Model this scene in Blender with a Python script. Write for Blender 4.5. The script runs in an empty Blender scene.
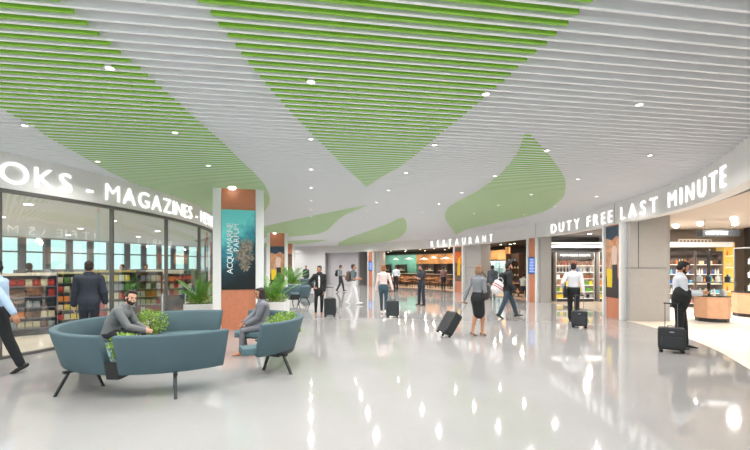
import bpy, bmesh, math, random
from mathutils import Vector, Matrix, Euler
random.seed(7)
SC = bpy.context.scene
COL = SC.collection
PI = math.pi
FPX, CX, HY, CAMH = 409.0, 375.0, 267.0, 1.65
ZC, ZF = 3.70, 3.03          # underside of the slats, underside of the shop fascias
R = math.radians

def lat(px, t): return (px-CX)/FPX*t
def ground(px, py, z=0.0):
    t = (CAMH-z)*FPX/(py-HY)
    return Vector((lat(px, t), t))

# ------------------------------------------------------------------ materials
MATS = {}
def mat(name, col, rough=0.5, metal=0.0, bump=0.0, bscale=60.0, var=0.0, vscale=8.0, spec=0.5, emit=0.0, ecol=None, coat=0.0):
    if name in MATS: return MATS[name]
    m = bpy.data.materials.new(name); m.use_nodes = True
    nt = m.node_tree; b = nt.nodes['Principled BSDF']
    b.inputs['Base Color'].default_value = (*col, 1)
    b.inputs['Roughness'].default_value = rough
    b.inputs['Metallic'].default_value = metal
    b.inputs['Specular IOR Level'].default_value = spec
    b.inputs['Coat Weight'].default_value = coat
    if emit:
        b.inputs['Emission Color'].default_value = (*(ecol or col), 1)
        b.inputs['Emission Strength'].default_value = emit
    if var or bump:
        tc = nt.nodes.new('ShaderNodeTexCoord')
    if var:
        n = nt.nodes.new('ShaderNodeTexNoise'); n.inputs['Scale'].default_value = vscale; n.inputs['Detail'].default_value = 4
        nt.links.new(tc.outputs['Object'], n.inputs['Vector'])
        r = nt.nodes.new('ShaderNodeValToRGB')
        r.color_ramp.elements[0].position = .3; r.color_ramp.elements[1].position = .7
        r.color_ramp.elements[0].color = (*[max(0, c*(1-var)) for c in col], 1)
        r.color_ramp.elements[1].color = (*[min(1, c*(1+var)) for c in col], 1)
        nt.links.new(n.outputs['Fac'], r.inputs['Fac']); nt.links.new(r.outputs['Color'], b.inputs['Base Color'])
    if bump:
        n = nt.nodes.new('ShaderNodeTexNoise'); n.inputs['Scale'].default_value = bscale; n.inputs['Detail'].default_value = 3
        nt.links.new(tc.outputs['Object'], n.inputs['Vector'])
        bp = nt.nodes.new('ShaderNodeBump'); bp.inputs['Strength'].default_value = bump; bp.inputs['Distance'].default_value = .01
        nt.links.new(n.outputs['Fac'], bp.inputs['Height']); nt.links.new(bp.outputs['Normal'], b.inputs['Normal'])
    MATS[name] = m
    return m
def S(r, g, b):
    f = lambda c: (c/255/12.92) if c/255 <= .04045 else ((c/255+.055)/1.055)**2.4
    return (f(r), f(g), f(b))

def glass_mat(name, tint=(.93, .97, .96), extra=.05, ior=1.5, rough=0.0):
    m = bpy.data.materials.new(name); m.use_nodes = True; nt = m.node_tree
    nt.nodes.remove(nt.nodes['Principled BSDF']); out = nt.nodes['Material Output']
    tr = nt.nodes.new('ShaderNodeBsdfTransparent'); tr.inputs['Color'].default_value = (*tint, 1)
    gl = nt.nodes.new('ShaderNodeBsdfGlossy'); gl.inputs['Roughness'].default_value = rough
    fr = nt.nodes.new('ShaderNodeFresnel'); fr.inputs['IOR'].default_value = ior
    ad = nt.nodes.new('ShaderNodeMath'); ad.operation = 'ADD'; ad.inputs[1].default_value = extra; ad.use_clamp = True
    ge = nt.nodes.new('ShaderNodeNewGeometry'); iv = nt.nodes.new('ShaderNodeMath'); iv.operation = 'SUBTRACT'; iv.inputs[0].default_value = 1
    ml = nt.nodes.new('ShaderNodeMath'); ml.operation = 'MULTIPLY'      # reflect at the outer face of the sheet only
    nt.links.new(ge.outputs['Backfacing'], iv.inputs[1]); nt.links.new(ad.outputs[0], ml.inputs[0]); nt.links.new(iv.outputs[0], ml.inputs[1])
    mx = nt.nodes.new('ShaderNodeMixShader')
    nt.links.new(fr.outputs[0], ad.inputs[0]); nt.links.new(ml.outputs[0], mx.inputs[0])
    nt.links.new(tr.outputs[0], mx.inputs[1]); nt.links.new(gl.outputs[0], mx.inputs[2]); nt.links.new(mx.outputs[0], out.inputs['Surface'])
    return m
M_GLASS = glass_mat('shopfront_glass', extra=.20)
M_CLEAR = glass_mat('clear_glass', tint=(.96, .99, .98), extra=.01)
M_WHITE = mat('white_paint', S(236, 234, 233), .45)
M_SLAT = mat('white_slat', S(246, 246, 248), .5)
M_GREEN = mat('green_slat', S(142, 200, 60), .5)
M_FASCIA = mat('fascia_paint', S(238, 235, 233), .5, var=.015)
M_GREYP = mat('grey_wall_panel', S(172, 166, 162), .45, var=.03)
M_DARKP = mat('dark_wall_panel', S(58, 56, 56), .5)
M_PLEN = mat('plenum_board', S(200, 200, 204), .8)
M_METAL = mat('brushed_metal', S(150, 152, 156), .3, metal=.8)
M_BLACK = mat('black_metal', S(34, 35, 37), .45)
M_COPPER = mat('copper_laminate', S(203, 128, 96), .35, var=.06, vscale=14)
M_LETTER = mat('lit_letter', (1, 1, 1), .5, emit=.95, ecol=(1, 1, 1))
M_LENS = mat('lamp_lens', (1, 1, 1), .5, emit=6, ecol=(1, .98, .95))
M_WARM = mat('warm_lamp_lens', (1, .9, .75), .5, emit=7, ecol=(1, .86, .68))
M_TEAL = mat('teal_upholstery', S(76, 97, 105), .8, bump=.12, bscale=260, var=.05, vscale=3)
M_TEALS = mat('teal_seat_fabric', S(84, 110, 116), .8, bump=.12, bscale=260)
M_CREAM = mat('cream_stone_floor', S(222, 205, 188), .4, var=.05, vscale=.8)
M_SHOPF = mat('pale_shop_floor', S(214, 209, 200), .3, var=.03, vscale=1)
M_WOOD = mat('pale_wood', S(214, 164, 130), .45, var=.07, vscale=6)
M_OAK = mat('warm_wood', S(176, 120, 76), .5, var=.15, vscale=4)
M_SOIL = mat('dark_soil', S(52, 40, 32), .9, bump=.5)
M_LEAF = mat('bright_leaf', S(142, 172, 72), .5, var=.25, vscale=12)
M_LEAF2 = mat('deep_leaf', S(98, 150, 56), .45, var=.2, vscale=12)
M_STEM = mat('leaf_stem', S(84, 110, 50), .6)

def floor_material():
    m = bpy.data.materials.new('polished_pale_floor'); m.use_nodes = True; nt = m.node_tree; b = nt.nodes['Principled BSDF']
    tc = nt.nodes.new('ShaderNodeTexCoord')
    n = nt.nodes.new('ShaderNodeTexNoise'); n.inputs['Scale'].default_value = .6; n.inputs['Detail'].default_value = 6
    nt.links.new(tc.outputs['Object'], n.inputs['Vector'])
    r = nt.nodes.new('ShaderNodeValToRGB'); r.color_ramp.elements[0].position = .35; r.color_ramp.elements[1].position = .65
    r.color_ramp.elements[0].color = (*S(160, 158, 157), 1); r.color_ramp.elements[1].color = (*S(167, 165, 164), 1)
    nt.links.new(n.outputs['Fac'], r.inputs['Fac'])
    sp = nt.nodes.new('ShaderNodeTexVoronoi'); sp.inputs['Scale'].default_value = 60
    nt.links.new(tc.outputs['Object'], sp.inputs['Vector'])
    mx = nt.nodes.new('ShaderNodeMix'); mx.data_type = 'RGBA'; mx.blend_type = 'MULTIPLY'; mx.inputs[0].default_value = .05
    nt.links.new(r.outputs['Color'], mx.inputs[6]); nt.links.new(sp.outputs['Color'], mx.inputs[7])
    nt.links.new(mx.outputs[2], b.inputs['Base Color'])
    b.inputs['Roughness'].default_value = .058
    b.inputs['IOR'].default_value = 1.6
    n2 = nt.nodes.new('ShaderNodeTexNoise'); n2.inputs['Scale'].default_value = 2.2; n2.inputs['Detail'].default_value = 2
    nt.links.new(tc.outputs['Object'], n2.inputs['Vector'])
    bp = nt.nodes.new('ShaderNodeBump'); bp.inputs['Strength'].default_value = .004; bp.inputs['Distance'].default_value = .01
    nt.links.new(n2.outputs['Fac'], bp.inputs['Height']); nt.links.new(bp.outputs['Normal'], b.inputs['Normal'])
    return m
M_FLOOR = floor_material()

# ------------------------------------------------------------------ mesh building
class MB:
    def __init__(s): s.v = []; s.f = []
    def add(s, vs, fs):
        o = len(s.v); s.v += [tuple(p) for p in vs]; s.f += [tuple(i+o for i in f) for f in fs]; return s
    def box(s, c, d, rz=0.0, taper=1.0, M=None):
        x, y, z = d[0]/2, d[1]/2, d[2]/2
        vs = [Vector((sx*x*(taper if sz < 0 else 1), sy*y*(taper if sz < 0 else 1), sz*z)) for sz in (-1, 1) for sx, sy in ((-1, -1), (1, -1), (1, 1), (-1, 1))]
        Q = M or Matrix.Rotation(rz, 3, 'Z')
        vs = [Q @ p + Vector(c) for p in vs]
        return s.add(vs, [(3, 2, 1, 0), (4, 5, 6, 7), (0, 1, 5, 4), (1, 2, 6, 5), (2, 3, 7, 6), (3, 0, 4, 7)])
    def prism(s, poly, z0, z1):
        n = len(poly)
        a = sum(poly[i][0]*poly[(i+1) % n][1]-poly[(i+1) % n][0]*poly[i][1] for i in range(n))
        if a < 0: poly = poly[::-1]
        vs = [(p[0], p[1], z0) for p in poly]+[(p[0], p[1], z1) for p in poly]
        fs = [tuple(range(n-1, -1, -1)), tuple(range(n, 2*n))]+[(i, (i+1) % n, n+(i+1) % n, n+i) for i in range(n)]
        return s.add(vs, fs)
    def rings(s, rings, cap=True):
        n = len(rings[0]); k = len(rings); vs = [p for r in rings for p in r]; fs = []
        for i in range(k-1):
            for j in range(n):
                a, b = i*n+j, i*n+(j+1) % n
                fs.append((a, b, b+n, a+n))
        if cap: fs += [tuple(range(n-1, -1, -1)), tuple(range((k-1)*n, k*n))]
        return s.add(vs, fs)
    def tube(s, pts, rad, n=10, side=None, caps=True):
        """rad: number or list of (rx, ry) / numbers; side: preferred x axis of the section"""
        pts = [Vector(p) for p in pts]; k = len(pts)
        if not isinstance(rad, (list, tuple)): rad = [rad]*k
        rad = [(r, r) if not isinstance(r, (list, tuple)) else r for r in rad]
        rr = []
        ref = Vector(side) if side is not None else None
        for i in range(k):
            d = (pts[min(i+1, k-1)]-pts[max(i-1, 0)]).normalized()
            if ref is None:
                ref = d.orthogonal()
            x = (ref-d*ref.dot(d))
            if x.length < 1e-4: x = d.orthogonal()
            x.normalize()
            if side is None: ref = x
            y = d.cross(x)
            rr.append((pts[i], x, y, d, rad[i]))
        rg = []
        def ring(p, x, y, rx, ry): return [p+x*(rx*math.cos(2*PI*j/n))+y*(ry*math.sin(2*PI*j/n)) for j in range(n)]
        if caps:
            p, x, y, d, (rx, ry) = rr[0]; m = min(rx, ry)
            for a in (80, 50, 25): rg.append(ring(p-d*m*math.sin(R(a)), x, y, rx*math.cos(R(a)), ry*math.cos(R(a))))
        for p, x, y, d, (rx, ry) in rr: rg.append(ring(p, x, y, rx, ry))
        if caps:
            p, x, y, d, (rx, ry) = rr[-1]; m = min(rx, ry)
            for a in (25, 50, 80): rg.append(ring(p+d*m*math.sin(R(a)), x, y, rx*math.cos(R(a)), ry*math.cos(R(a))))
        return s.rings(rg)
    def ell(s, c, r, M=None, n=14, k=9):
        M = M or Matrix.Identity(3); c = Vector(c); rg = []
        for i in range(k):
            a = -PI/2+PI*(i+.5)/k*1.0
            rg.append([c+M @ Vector((r[0]*math.cos(a)*math.cos(2*PI*j/n), r[1]*math.cos(a)*math.sin(2*PI*j/n), r[2]*math.sin(a))) for j in range(n)])
        return s.rings(rg)
    def lathe(s, prof, c=(0, 0, 0), n=20):
        c = Vector(c)
        return s.rings([[c+Vector((r*math.cos(2*PI*j/n), r*math.sin(2*PI*j/n), z)) for j in range(n)] for r, z in prof])
    def sweep(s, rings): return s.rings(rings)
    def mesh(s, name, m=None, smooth=False):
        me = bpy.data.meshes.new(name); me.from_pydata(s.v, [], s.f)
        if m: me.materials.append(m)
        if smooth: me.polygons.foreach_set('use_smooth', [True]*len(me.polygons))
        me.update(); return me
    def build(s, name, m, parent=None, smooth=False, bevel=0.0, seg=2, loc=None):
        me = s.mesh(name, m, smooth)
        o = bpy.data.objects.new(name, me); COL.objects.link(o)
        if parent is not None: o.parent = parent
        if loc is not None: o.location = loc
        if bevel:
            b = o.modifiers.new('b', 'BEVEL'); b.width = bevel; b.segments = seg; b.limit_method = 'ANGLE'; b.angle_limit = R(35)
        return o
def tag(o, label=None, cat=None, group=None, kind=None):
    if label: o['label'] = label
    if cat: o['category'] = cat
    if group: o['group'] = group
    if kind: o['kind'] = kind
    return o
def empty(name, loc, rz=0.0, label=None, cat=None, group=None):
    o = bpy.data.objects.new(name, None); COL.objects.link(o); o.location = (loc[0], loc[1], loc[2] if len(loc) > 2 else 0)
    o.rotation_euler = (0, 0, rz); o.empty_display_size = .1
    return tag(o, label, cat, group)
def kids(o): return list(KIDS.get(o.name, []))
def copy_tree(o, children, parent=None):
    c = o.copy(); COL.objects.link(c)
    if parent is not None: c.parent = parent
    for ch in children.get(o, []): copy_tree(ch, children, c)
    return c
def child_map(objs):
    d = {}
    for o in objs:
        if o.parent: d.setdefault(o.parent, []).append(o)
    return d
def dup(o, loc, rz=None, label=None, group=None, scale=None):
    ch = {}
    stack = [o]
    allo = [x for x in bpy.data.objects if x.parent]
    for x in allo: ch.setdefault(x.parent, []).append(x)
    c = copy_tree(o, ch)
    c.location = (loc[0], loc[1], loc[2] if len(loc) > 2 else 0)
    if rz is not None: c.rotation_euler = (0, 0, rz)
    if scale is not None: c.scale = (scale, scale, scale)
    if label: c['label'] = label
    if group: c['group'] = group
    return c
def struct(o): o['kind'] = 'structure'; return o

# ------------------------------------------------------------------ curves of the place
def catmull(P, step=10):
    out = []
    P = [Vector(p) for p in P]
    Q = [P[0]*2-P[1]]+P+[P[-1]*2-P[-2]]
    for i in range(1, len(Q)-2):
        for k in range(step):
            t = k/step
            out.append(.5*((2*Q[i])+(-Q[i-1]+Q[i+1])*t+(2*Q[i-1]-5*Q[i]+4*Q[i+1]-Q[i+2])*t*t+(-Q[i-1]+3*Q[i]-3*Q[i+1]+Q[i+2])*t**3))
    out.append(P[-1]); return out
OUT = catmull([(3.0, 1.2), (4.6, 3.9), (5.91, 6.45), (6.83, 8.42), (7.42, 10.45), (7.66, 12.4), (7.85, 14.6), (7.8, 17.2), (7.5, 19.4), (7.05, 21.6),
               (6.4, 24.6), (5.4, 27.4), (3.9, 30.3), (2.0, 32.9), (-.4, 36.2), (-3.7, 39.3), (-8, 41.5), (-14, 43), (-22, 43.5)])
class Curve:
    """a plan curve by arc length; n = normal pointing towards the hall"""
    def __init__(s, pts, flip=1):
        s.p = pts; s.L = [0]
        for i in range(1, len(pts)): s.L.append(s.L[-1]+(pts[i]-pts[i-1]).length)
        s.flip = flip
    def at(s, d):
        L = s.L
        if d <= 0: i = 1
        elif d >= L[-1]: i = len(L)-1
        else:
            lo, hi = 0, len(L)-1
            while hi-lo > 1:
                m = (lo+hi)//2
                if L[m] <= d: lo = m
                else: hi = m
            i = hi
        k = (d-L[i-1])/(L[i]-L[i-1]); p = s.p[i-1].lerp(s.p[i], k)
        a = s.p[min(i+1, len(L)-1)]-s.p[max(i-2, 0)]
        a.normalize(); n = Vector((-a.y, a.x))*s.flip
        return p, a, n
    def pix(s, px):
        """arc length where the line of sight through image column px meets the curve"""
        a = (px-CX)/FPX; best = None
        for i in range(1, len(s.p)):
            p, q = s.p[i-1], s.p[i]
            g0, g1 = p.x-a*p.y, q.x-a*q.y
            if g0*g1 <= 0 and g0 != g1 and p.y > .5:
                k = g0/(g0-g1); d = s.L[i-1]+k*(s.L[i]-s.L[i-1])
                if best is None: best = d
        return best
    def band(s, d0, d1, o0, o1, z0, z1, step=.35):
        """solid strip from arc length d0 to d1, between offsets o0..o1 from the curve"""
        n = max(1, int(abs(d1-d0)/step)); rg = []
        for i in range(n+1):
            p, a, nn = s.at(d0+(d1-d0)*i/n)
            A, B = p+nn*o0, p+nn*o1
            rg.append([(A.x, A.y, z0), (B.x, B.y, z0), (B.x, B.y, z1), (A.x, A.y, z1)])
        m = MB(); m.rings(rg); return m
OC = Curve(OUT, 1)            # walking away from the camera, the hall is on the left
KC_C, KC_R = Vector((-20.3, 12.2)), 14.5
def kpt(t): return Vector((KC_C.x+math.sqrt(max(0, KC_R**2-(t-KC_C.y)**2)), t))
kp = [Vector((KC_C.x+KC_R*math.cos(a), KC_C.y+KC_R*math.sin(a))) for a in [R(-58+1.0*i) for i in range(int(101))]]
KC = Curve(kp, -1)            # the round shop on the left: the hall is on its right
def fix(o, m=None):
    """make all normals point outwards"""
    bm = bmesh.new(); bm.from_mesh(o.data); bmesh.ops.recalc_face_normals(bm, faces=bm.faces); bm.to_mesh(o.data); bm.free(); return o

# slat frame: u along the slats, v away from the camera
UA = math.atan2(1, 6.39)
EU, EV = Vector((math.cos(UA), math.sin(UA))), Vector((-math.sin(UA), math.cos(UA)))
def uv(p): return (p[0]*EU.x+p[1]*EU.y, p[0]*EV.x+p[1]*EV.y)
def xy(u, v): return (u*EU.x+v*EV.x, u*EU.y+v*EV.y)
def spans(poly, v):
    xs = []
    n = len(poly)
    for i in range(n):
        (u0, v0), (u1, v1) = poly[i], poly[(i+1) % n]
        if (v0 <= v) != (v1 <= v): xs.append(u0+(v-v0)/(v1-v0)*(u1-u0))
    xs.sort(); return [(xs[i], xs[i+1]) for i in range(0, len(xs)-1, 2)]
def inter(A, B):
    out = []
    for a in A:
        for b in B:
            lo, hi = max(a[0], b[0]), min(a[1], b[1])
            if hi-lo > .02: out.append((lo, hi))
    return out
# ------------------------------------------------------------------ shell
FAC0, FAC1 = Vector((-24, 4)), Vector((-11.3, 29.4))     # the window wall behind the round shop
PLAN = [(-24.2, -8), (-24.2, 4), (-11.45, 29.5), (-13.7, 43.6), (-13.7, 48), (26, 48), (26, -8)]
fix(struct(MB().prism(PLAN, -.2, 0).build('floor', M_FLOOR)))
hall = [tuple(p) for p in OUT if p.x > -13.4] + [(-13.4, 42.8), tuple(FAC1)] + [tuple(p) for p in kp[::-1]] + [(-13, -4), (-6, -7), (2.5, -5), (3.4, -1)]
fix(struct(MB().prism(PLAN, 4.25, 4.45).build('ceiling', M_PLEN)))

GREEN = [
 [(20,-45),(62,4),(76,15),(90,27),(101,37),(112,46),(122,55),(132,63),(141,70),(149,77),(156,84),(163,90),(170,96),(176,101),(182,106),(192,116),(207,129),(226,146),(240,160),(250.7,170),(258,177),(264,184),(268.5,193),(270,199),(268.9,205),(264,212),(256,218),(240,223),(200,216),(109,172),(80,155),(56,142),(46,136),(34,127),(17,118),(0,108),(-60,82),(-200,20),(-240,-45)],
 [(168,-30),(185,-12),(202,5),(211,14),(219,26),(228,36),(236,46),(243,56),(254.7,70.7),(260.7,78),(276,96.7),(290,111.7),(301.7,124),(313,135.7),(326.7,149),(345,167),(366.7,187),(380,178),(398,168),(412,158),(423,149),(443,131.7),(461.7,117),(478,103),(496.7,87),(504,81.7),(518,68),(526.7,61),(535.7,53),(545,45.7),(555,36),(565.7,26.7),(577,15),(590,4),(600,-8),(618,-30)],
 [(526.7,131.7),(538,143),(550,156.7),(556,165),(561.7,173),(565,180),(565.7,187),(564,196),(560,201),(553,207),(543,212),(530,216),(516,219),(500,222),(484,225.5),(466,229.5),(456,235),(455,232),(450,226),(446.5,221),(445.5,217),(445.7,213),(446.7,210),(450,206),(456.7,201.7),(466,197),(476.7,191.7),(488,184),(500,174.5),(508,167),(514,159),(519,151)],
 [(368,205),(357,210),(346.7,214),(339,219),(333,225),(329,229),(325,231.7),(318,234),(310,235),(297,236.3),(283,237),(266.7,237.5),(240,239),(200,240),(200,236),(240,230),(265,226),(300,218.3),(333,211.7),(352,208)],
 [(328,240),(312,240),(293,240.7),(265,243),(250,246),(268,247.3),(289,245.3),(312,243)],
 [(338,245.3),(339,242.5),(346.7,239),(358,234.5),(373,229.5),(384,225.5),(393,221.7),(399,218.5),(403,217.7),(406,221),(406.9,226),(406,231),(403,235),(399,238),(393,240.2),(384,242),(373,243.3),(358,245.6),(344,247)],
]
GUV = [[uv(ground(x, y, ZC)) for x, y in poly] for poly in GREEN]
HUV = [uv(p) for p in hall]
slw, slg = MB(), MB()
pitch, v = .1545, 1.55
ZS = ZC
while v < 50:
    far = v > 26
    for vv, kind in ((v, 0), (v+pitch/2, 1)):
        sp = spans(HUV, vv)
        if kind:
            g = [x for poly in GUV for x in spans(poly, vv)]
            sp = inter(sp, g)
        tgt, wd = (slw, .030) if kind == 0 else (slg, .030)
        for u0, u1 in sp:
            if u1-u0 < .04: continue
            q = [xy(u0, vv-wd/2), xy(u1, vv-wd/2), xy(u1, vv+wd/2), xy(u0, vv+wd/2)]
            tgt.prism(q, ZS, ZS+.115)
    v += pitch
ow = struct(slw.build('ceiling_slats', M_SLAT)); og = struct(slg.build('ceiling_green_slats', M_GREEN))
fix(ow); fix(og)

# downlights: a square grid of 2 m along the slats
lensme = MB().lathe([(.001, .0), (.036, .0), (.041, .012)], n=18).mesh('lens', M_LENS)
ringme = MB().lathe([(.042, .014), (.043, -.006), (.050, -.008), (.053, .0), (.052, .03), (.042, .03), (.042, .014)], n=20).mesh('trim_ring', M_WHITE, True)
LD = bpy.data.lights.new('downlight_lamp', 'AREA'); LD.shape = 'DISK'; LD.size = .07; LD.energy = 27; LD.color = (1, .985, .965)
LD.spread = R(150)
base = ground(311, 82, ZC); U0, V0 = uv(base)
SPC = (ground(485, 95, ZC)-base).length
spots = []
def inside(p, poly):
    c = False; n = len(poly)
    for i in range(n):
        a, b = poly[i], poly[(i+1) % n]
        if (a[1] <= p[1]) != (b[1] <= p[1]) and p[0] < a[0]+(p[1]-a[1])/(b[1]-a[1])*(b[0]-a[0]): c = not c
    return c
COLS = [(-3.66, 10.75, 1.27), (-5.98, 24.8, 1.26), (-7.75, 36.0, 1.26)]
for i in range(-7, 7):
    for j in range(-4, 22):
        u, vv = U0+i*SPC, V0+j*SPC
        x, y = xy(u, vv)
        if not inside((u, vv), HUV): continue
        # keep off the walls and columns
        if any(math.hypot(x-c[0], y-c[1]) < .8 for c in COLS): continue
        if not all(inside((u+du, vv+dv), HUV) for du in (-.5, .5) for dv in (-.5, .5)): continue
        spots.append((x, y, i, j))
for k, (x, y, i, j) in enumerate(spots):
    px = CX+FPX*x/y if y > .5 else -999; py = HY-(ZC-CAMH)*FPX/y if y > .5 else -999
    vis = 0 < px < 750 and py > 0
    if vis:
        e = empty('ceiling_downlight', (x, y, ZS-.001), 0, 'small round white downlight set between the ceiling slats', 'ceiling light', 'downlights of the slatted ceiling')
        a = bpy.data.objects.new('trim_ring', ringme); COL.objects.link(a); a.parent = e
        b = bpy.data.objects.new('lens', lensme); COL.objects.link(b); b.parent = e
    l = bpy.data.objects.new('downlight_lamp', LD); COL.objects.link(l); l.location = (x, y, ZS-.02)

# ------------------------------------------------------------------ outer fascia
D = lambda px: OC.pix(px)
dn, df = 0.2, max(OC.L[i] for i in range(len(OUT)) if OUT[i].x > -13.6)
FO = fix(struct(OC.band(dn, df, -.28, 0, ZF, 4.26).build('trim_1', M_FASCIA)))
fix(struct(OC.band(dn, df, -.60, -.30, ZF+.10, ZF+.16).build('trim_2', M_DARKP)))        # dark-coloured strip put in as the shadow line of the recess above the shopfronts
fix(struct(OC.band(dn, df, -.62, -.28, ZF+.16, 4.26).build('trim_3', M_WHITE)))
for px in (535.5, 614.5):      # joints of the fascia
    p, a, n = OC.at(D(px)); q = p+n*.003
    struct(MB().box((q.x, q.y, (ZF+ZC)/2), (.012, .012, ZC-ZF-.01), math.atan2(a.y, a.x)).build('trim_4', mat('joint_grey', S(150, 148, 146), .6)))
# round shop fascia
fix(struct(KC.band(.3, KC.L[-1]-.1, -.30, 0, 3.06, 4.26).build('trim_5', M_FASCIA)))
fix(struct(KC.band(.3, KC.L[-1]-.1, -.16, .012, 3.0, 3.06).build('trim_6', mat('dark_bronze_frame', S(104, 100, 98), .4, metal=.4))))

# ------------------------------------------------------------------ letters
FONTC = {}
def glyph(ch, h, bold, depth=.03):
    key = (ch, h, bold)
    if key in FONTC: return FONTC[key]
    cu = bpy.data.curves.new('letter', 'FONT'); cu.body = ch; cu.size = h/.70; cu.offset = bold-(.012*h/.4 if ch in 'MN' else .004*h/.4); cu.extrude = depth/2; cu.resolution_u = 4
    o = bpy.data.objects.new('letter', cu); COL.objects.link(o)
    dg = bpy.context.evaluated_depsgraph_get(); me = bpy.data.meshes.new_from_object(o.evaluated_get(dg))
    bpy.data.objects.remove(o)
    xs = [v.co.x for v in me.vertices]; ys = [v.co.y for v in me.vertices]
    x0, x1 = min(xs), max(xs)
    for v in me.vertices: v.co.x -= x0; 
    me.materials.clear(); me.materials.append(M_LETTER)
    FONTC[key] = (me, x1-x0); return FONTC[key]
def sign(name, text, curve, da, db, zb, h, bold, out, parent, gapf=None, wscale=1.0, rev=False):
    """letters spread along a curve between arc lengths da and db"""
    W = []
    for ch in text:
        W.append(.30*h if ch == ' ' else glyph(ch, h, bold)[1]*wscale)
    tot = sum(W); gap = (abs(db-da)-tot)/(len(text)-1)
    s = 1 if db > da else -1; d = da
    for ch, w in zip(text, W):
        if ch != ' ':
            me = glyph(ch, h, bold)[0]
            p, a, n = curve.at(d+s*w/2); a = a*s
            o = bpy.data.objects.new('letter', me); COL.objects.link(o); o.parent = parent
            x = Vector((a.x, a.y, 0)); y = Vector((0, 0, 1)); z = x.cross(y)
            q = p+n*out
            o.matrix_local = Matrix.Translation((q.x-a.x*w/2, q.y-a.y*w/2, zb)) @ Matrix((x, y, z)).transposed().to_4x4() @ Matrix.Diagonal((wscale, 1, 1, 1))
        d += s*(w+gap)
e = empty('shop_sign', (0, 0, 0), 0, 'lit white letters reading DUTY FREE LAST MINUTE along the right fascia', 'sign')
# along the outer wall the text runs towards the camera
sign('s', 'DUTY FREE LAST MINUTE', OC, D(551.5), D(726.5), 3.13, .40, .001, .02, e, wscale=1.12)
e = empty('shop_sign', (0, 0, 0), 0, 'lit white letters reading RESTAURANT on the far fascia', 'sign')
sign('s', 'RESTAURANT', OC, D(431), D(492.5), 3.12, .42, .0, .02, e)
e = empty('shop_sign', (0, 0, 0), 0, 'lit white letters reading BOOKS - MAGAZINES - NEWS on the curved fascia left', 'sign')
k0, k1 = KC.pix(-1.0), KC.pix(191.5)
# extent of 'OKS - MAGAZINES' is known; extend to the whole text with the same rhythm
full = 'BOOKS - MAGAZINES - NEWS'; h = .40
wid = [.30*h if c == ' ' else glyph(c, h, .001)[1]*1.1 for c in full]
i0, i1 = 2, 16
gap = ((k1-k0)-sum(wid[i0:i1+1]))/(i1-i0)
ka = k0-sum(wid[:i0])-gap*i0; kb = k1+sum(wid[i1+1:])+gap*(len(full)-1-i1)
sign('s', full, KC, ka, kb, 3.165, h, .001, .02, e, wscale=1.1)

# ------------------------------------------------------------------ round bookshop shell
def arcpts(off, n=60):
    return [KC.at(.3+(KC.L[-1]-.4)*i/n)[0]+KC.at(.3+(KC.L[-1]-.4)*i/n)[2]*off for i in range(n+1)]
inner = arcpts(-.3)
kin = [tuple(p) for p in arcpts(-.02)]+[tuple(FAC1+Vector((-.3, 0))), tuple(FAC0), (-24, -3), (-13, -3)]
o = struct(MB().prism([(p[0], p[1]) for p in kin], .0005, .006).build('floor_bookshop', M_CREAM)); fix(o)
o = struct(MB().prism([tuple(p) for p in inner]+[tuple(FAC1), tuple(FAC0), (-24, -3), (-13, -3)], 3.06, 3.16).build('ceiling_bookshop', mat('shop_ceiling', S(228, 232, 234), .7))); fix(o)
fix(struct(KC.band(.3, KC.L[-1]-.1, -.10, .02, .0, .05).build('baseboard_bookshop', mat('dark_bronze_frame', (0, 0, 0)))))
mull = [KC.pix(x) for x in (1, 113.5, 167.8, 200.6)]
st = mull[1]-mull[0]
allm = [mull[0]-3*st*0.62, mull[0]-2*st*.62, mull[0]-st*.62]+mull+[mull[3]+2.4, mull[3]+4.9, mull[3]+7.4]
allm = [x for x in allm if .4 < x < KC.L[-1]-.2]
for i in range(len(allm)):
    a = allm[i]; b = allm[i+1] if i+1 < len(allm) else min(a+2.4, KC.L[-1]-.15)
    if b-a < .3: continue
    w = fix(struct(KC.band(a+.02, b-.02, -.06, -.045, .05, 3.0).build('window_%d' % (i+1), M_GLASS)))
    for p in w.data.polygons: p.use_smooth = False
    p, t, n = KC.at(a); q = p-n*.05
    fr = struct(MB().box((q.x, q.y, 1.52), (.045, .09, 2.94), math.atan2(t.y, t.x)).build('window_frame_%d' % (i+1), mat('dark_bronze_frame', (0, 0, 0))))
# window wall with daylight
fd = (FAC1-FAC0); FL = fd.length; fd.normalize(); fa = math.atan2(fd.y, fd.x); fn = Vector((fd.y, -fd.x))
def fpt(d, off=0): return FAC0+fd*d+fn*off
def facade(p0, d, L, n0, pitch=.99, colw=.28, zs=1.36, zt=3.0):
    ang = math.atan2(d.y, d.x); nn = Vector((d.y, -d.x))
    mid = p0+d*(L/2)
    a = MB().box((mid.x, mid.y, zs/2), (L, .2, zs), ang).build('wall_window_side', mat('sill_wall', S(120, 118, 118), .6)); struct(a)
    b = MB().box((mid.x, mid.y, (zt+4.26)/2), (L, .2, 4.26-zt), ang).build('wall_window_top', M_GREYP); struct(b)
    k = 0; dd = 0
    cm = MB(); tm = MB()
    while dd < L:
        q = p0+d*dd+nn*.05
        struct(MB().box((q.x, q.y, (zs+zt)/2), (colw, .14, zt-zs), ang).build('window_pier_%d' % (n0+k), mat('pier_grey', S(116, 116, 122), .6)))
        q = p0+d*(dd+pitch/2)
        w = struct(MB().box((q.x, q.y, (zs+zt)/2), (pitch-colw, .02, zt-zs), ang).build('window_%d' % (n0+k), M_CLEAR))
        q = q+nn*.03
        t = struct(MB().box((q.x, q.y, zs+1.0), (pitch-colw, .06, .07), ang).build('window_transom_%d' % (n0+k), mat('pier_grey', (0, 0, 0))))
        dd += pitch; k += 1
facade(FAC0, fd, FL, 20)
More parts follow.
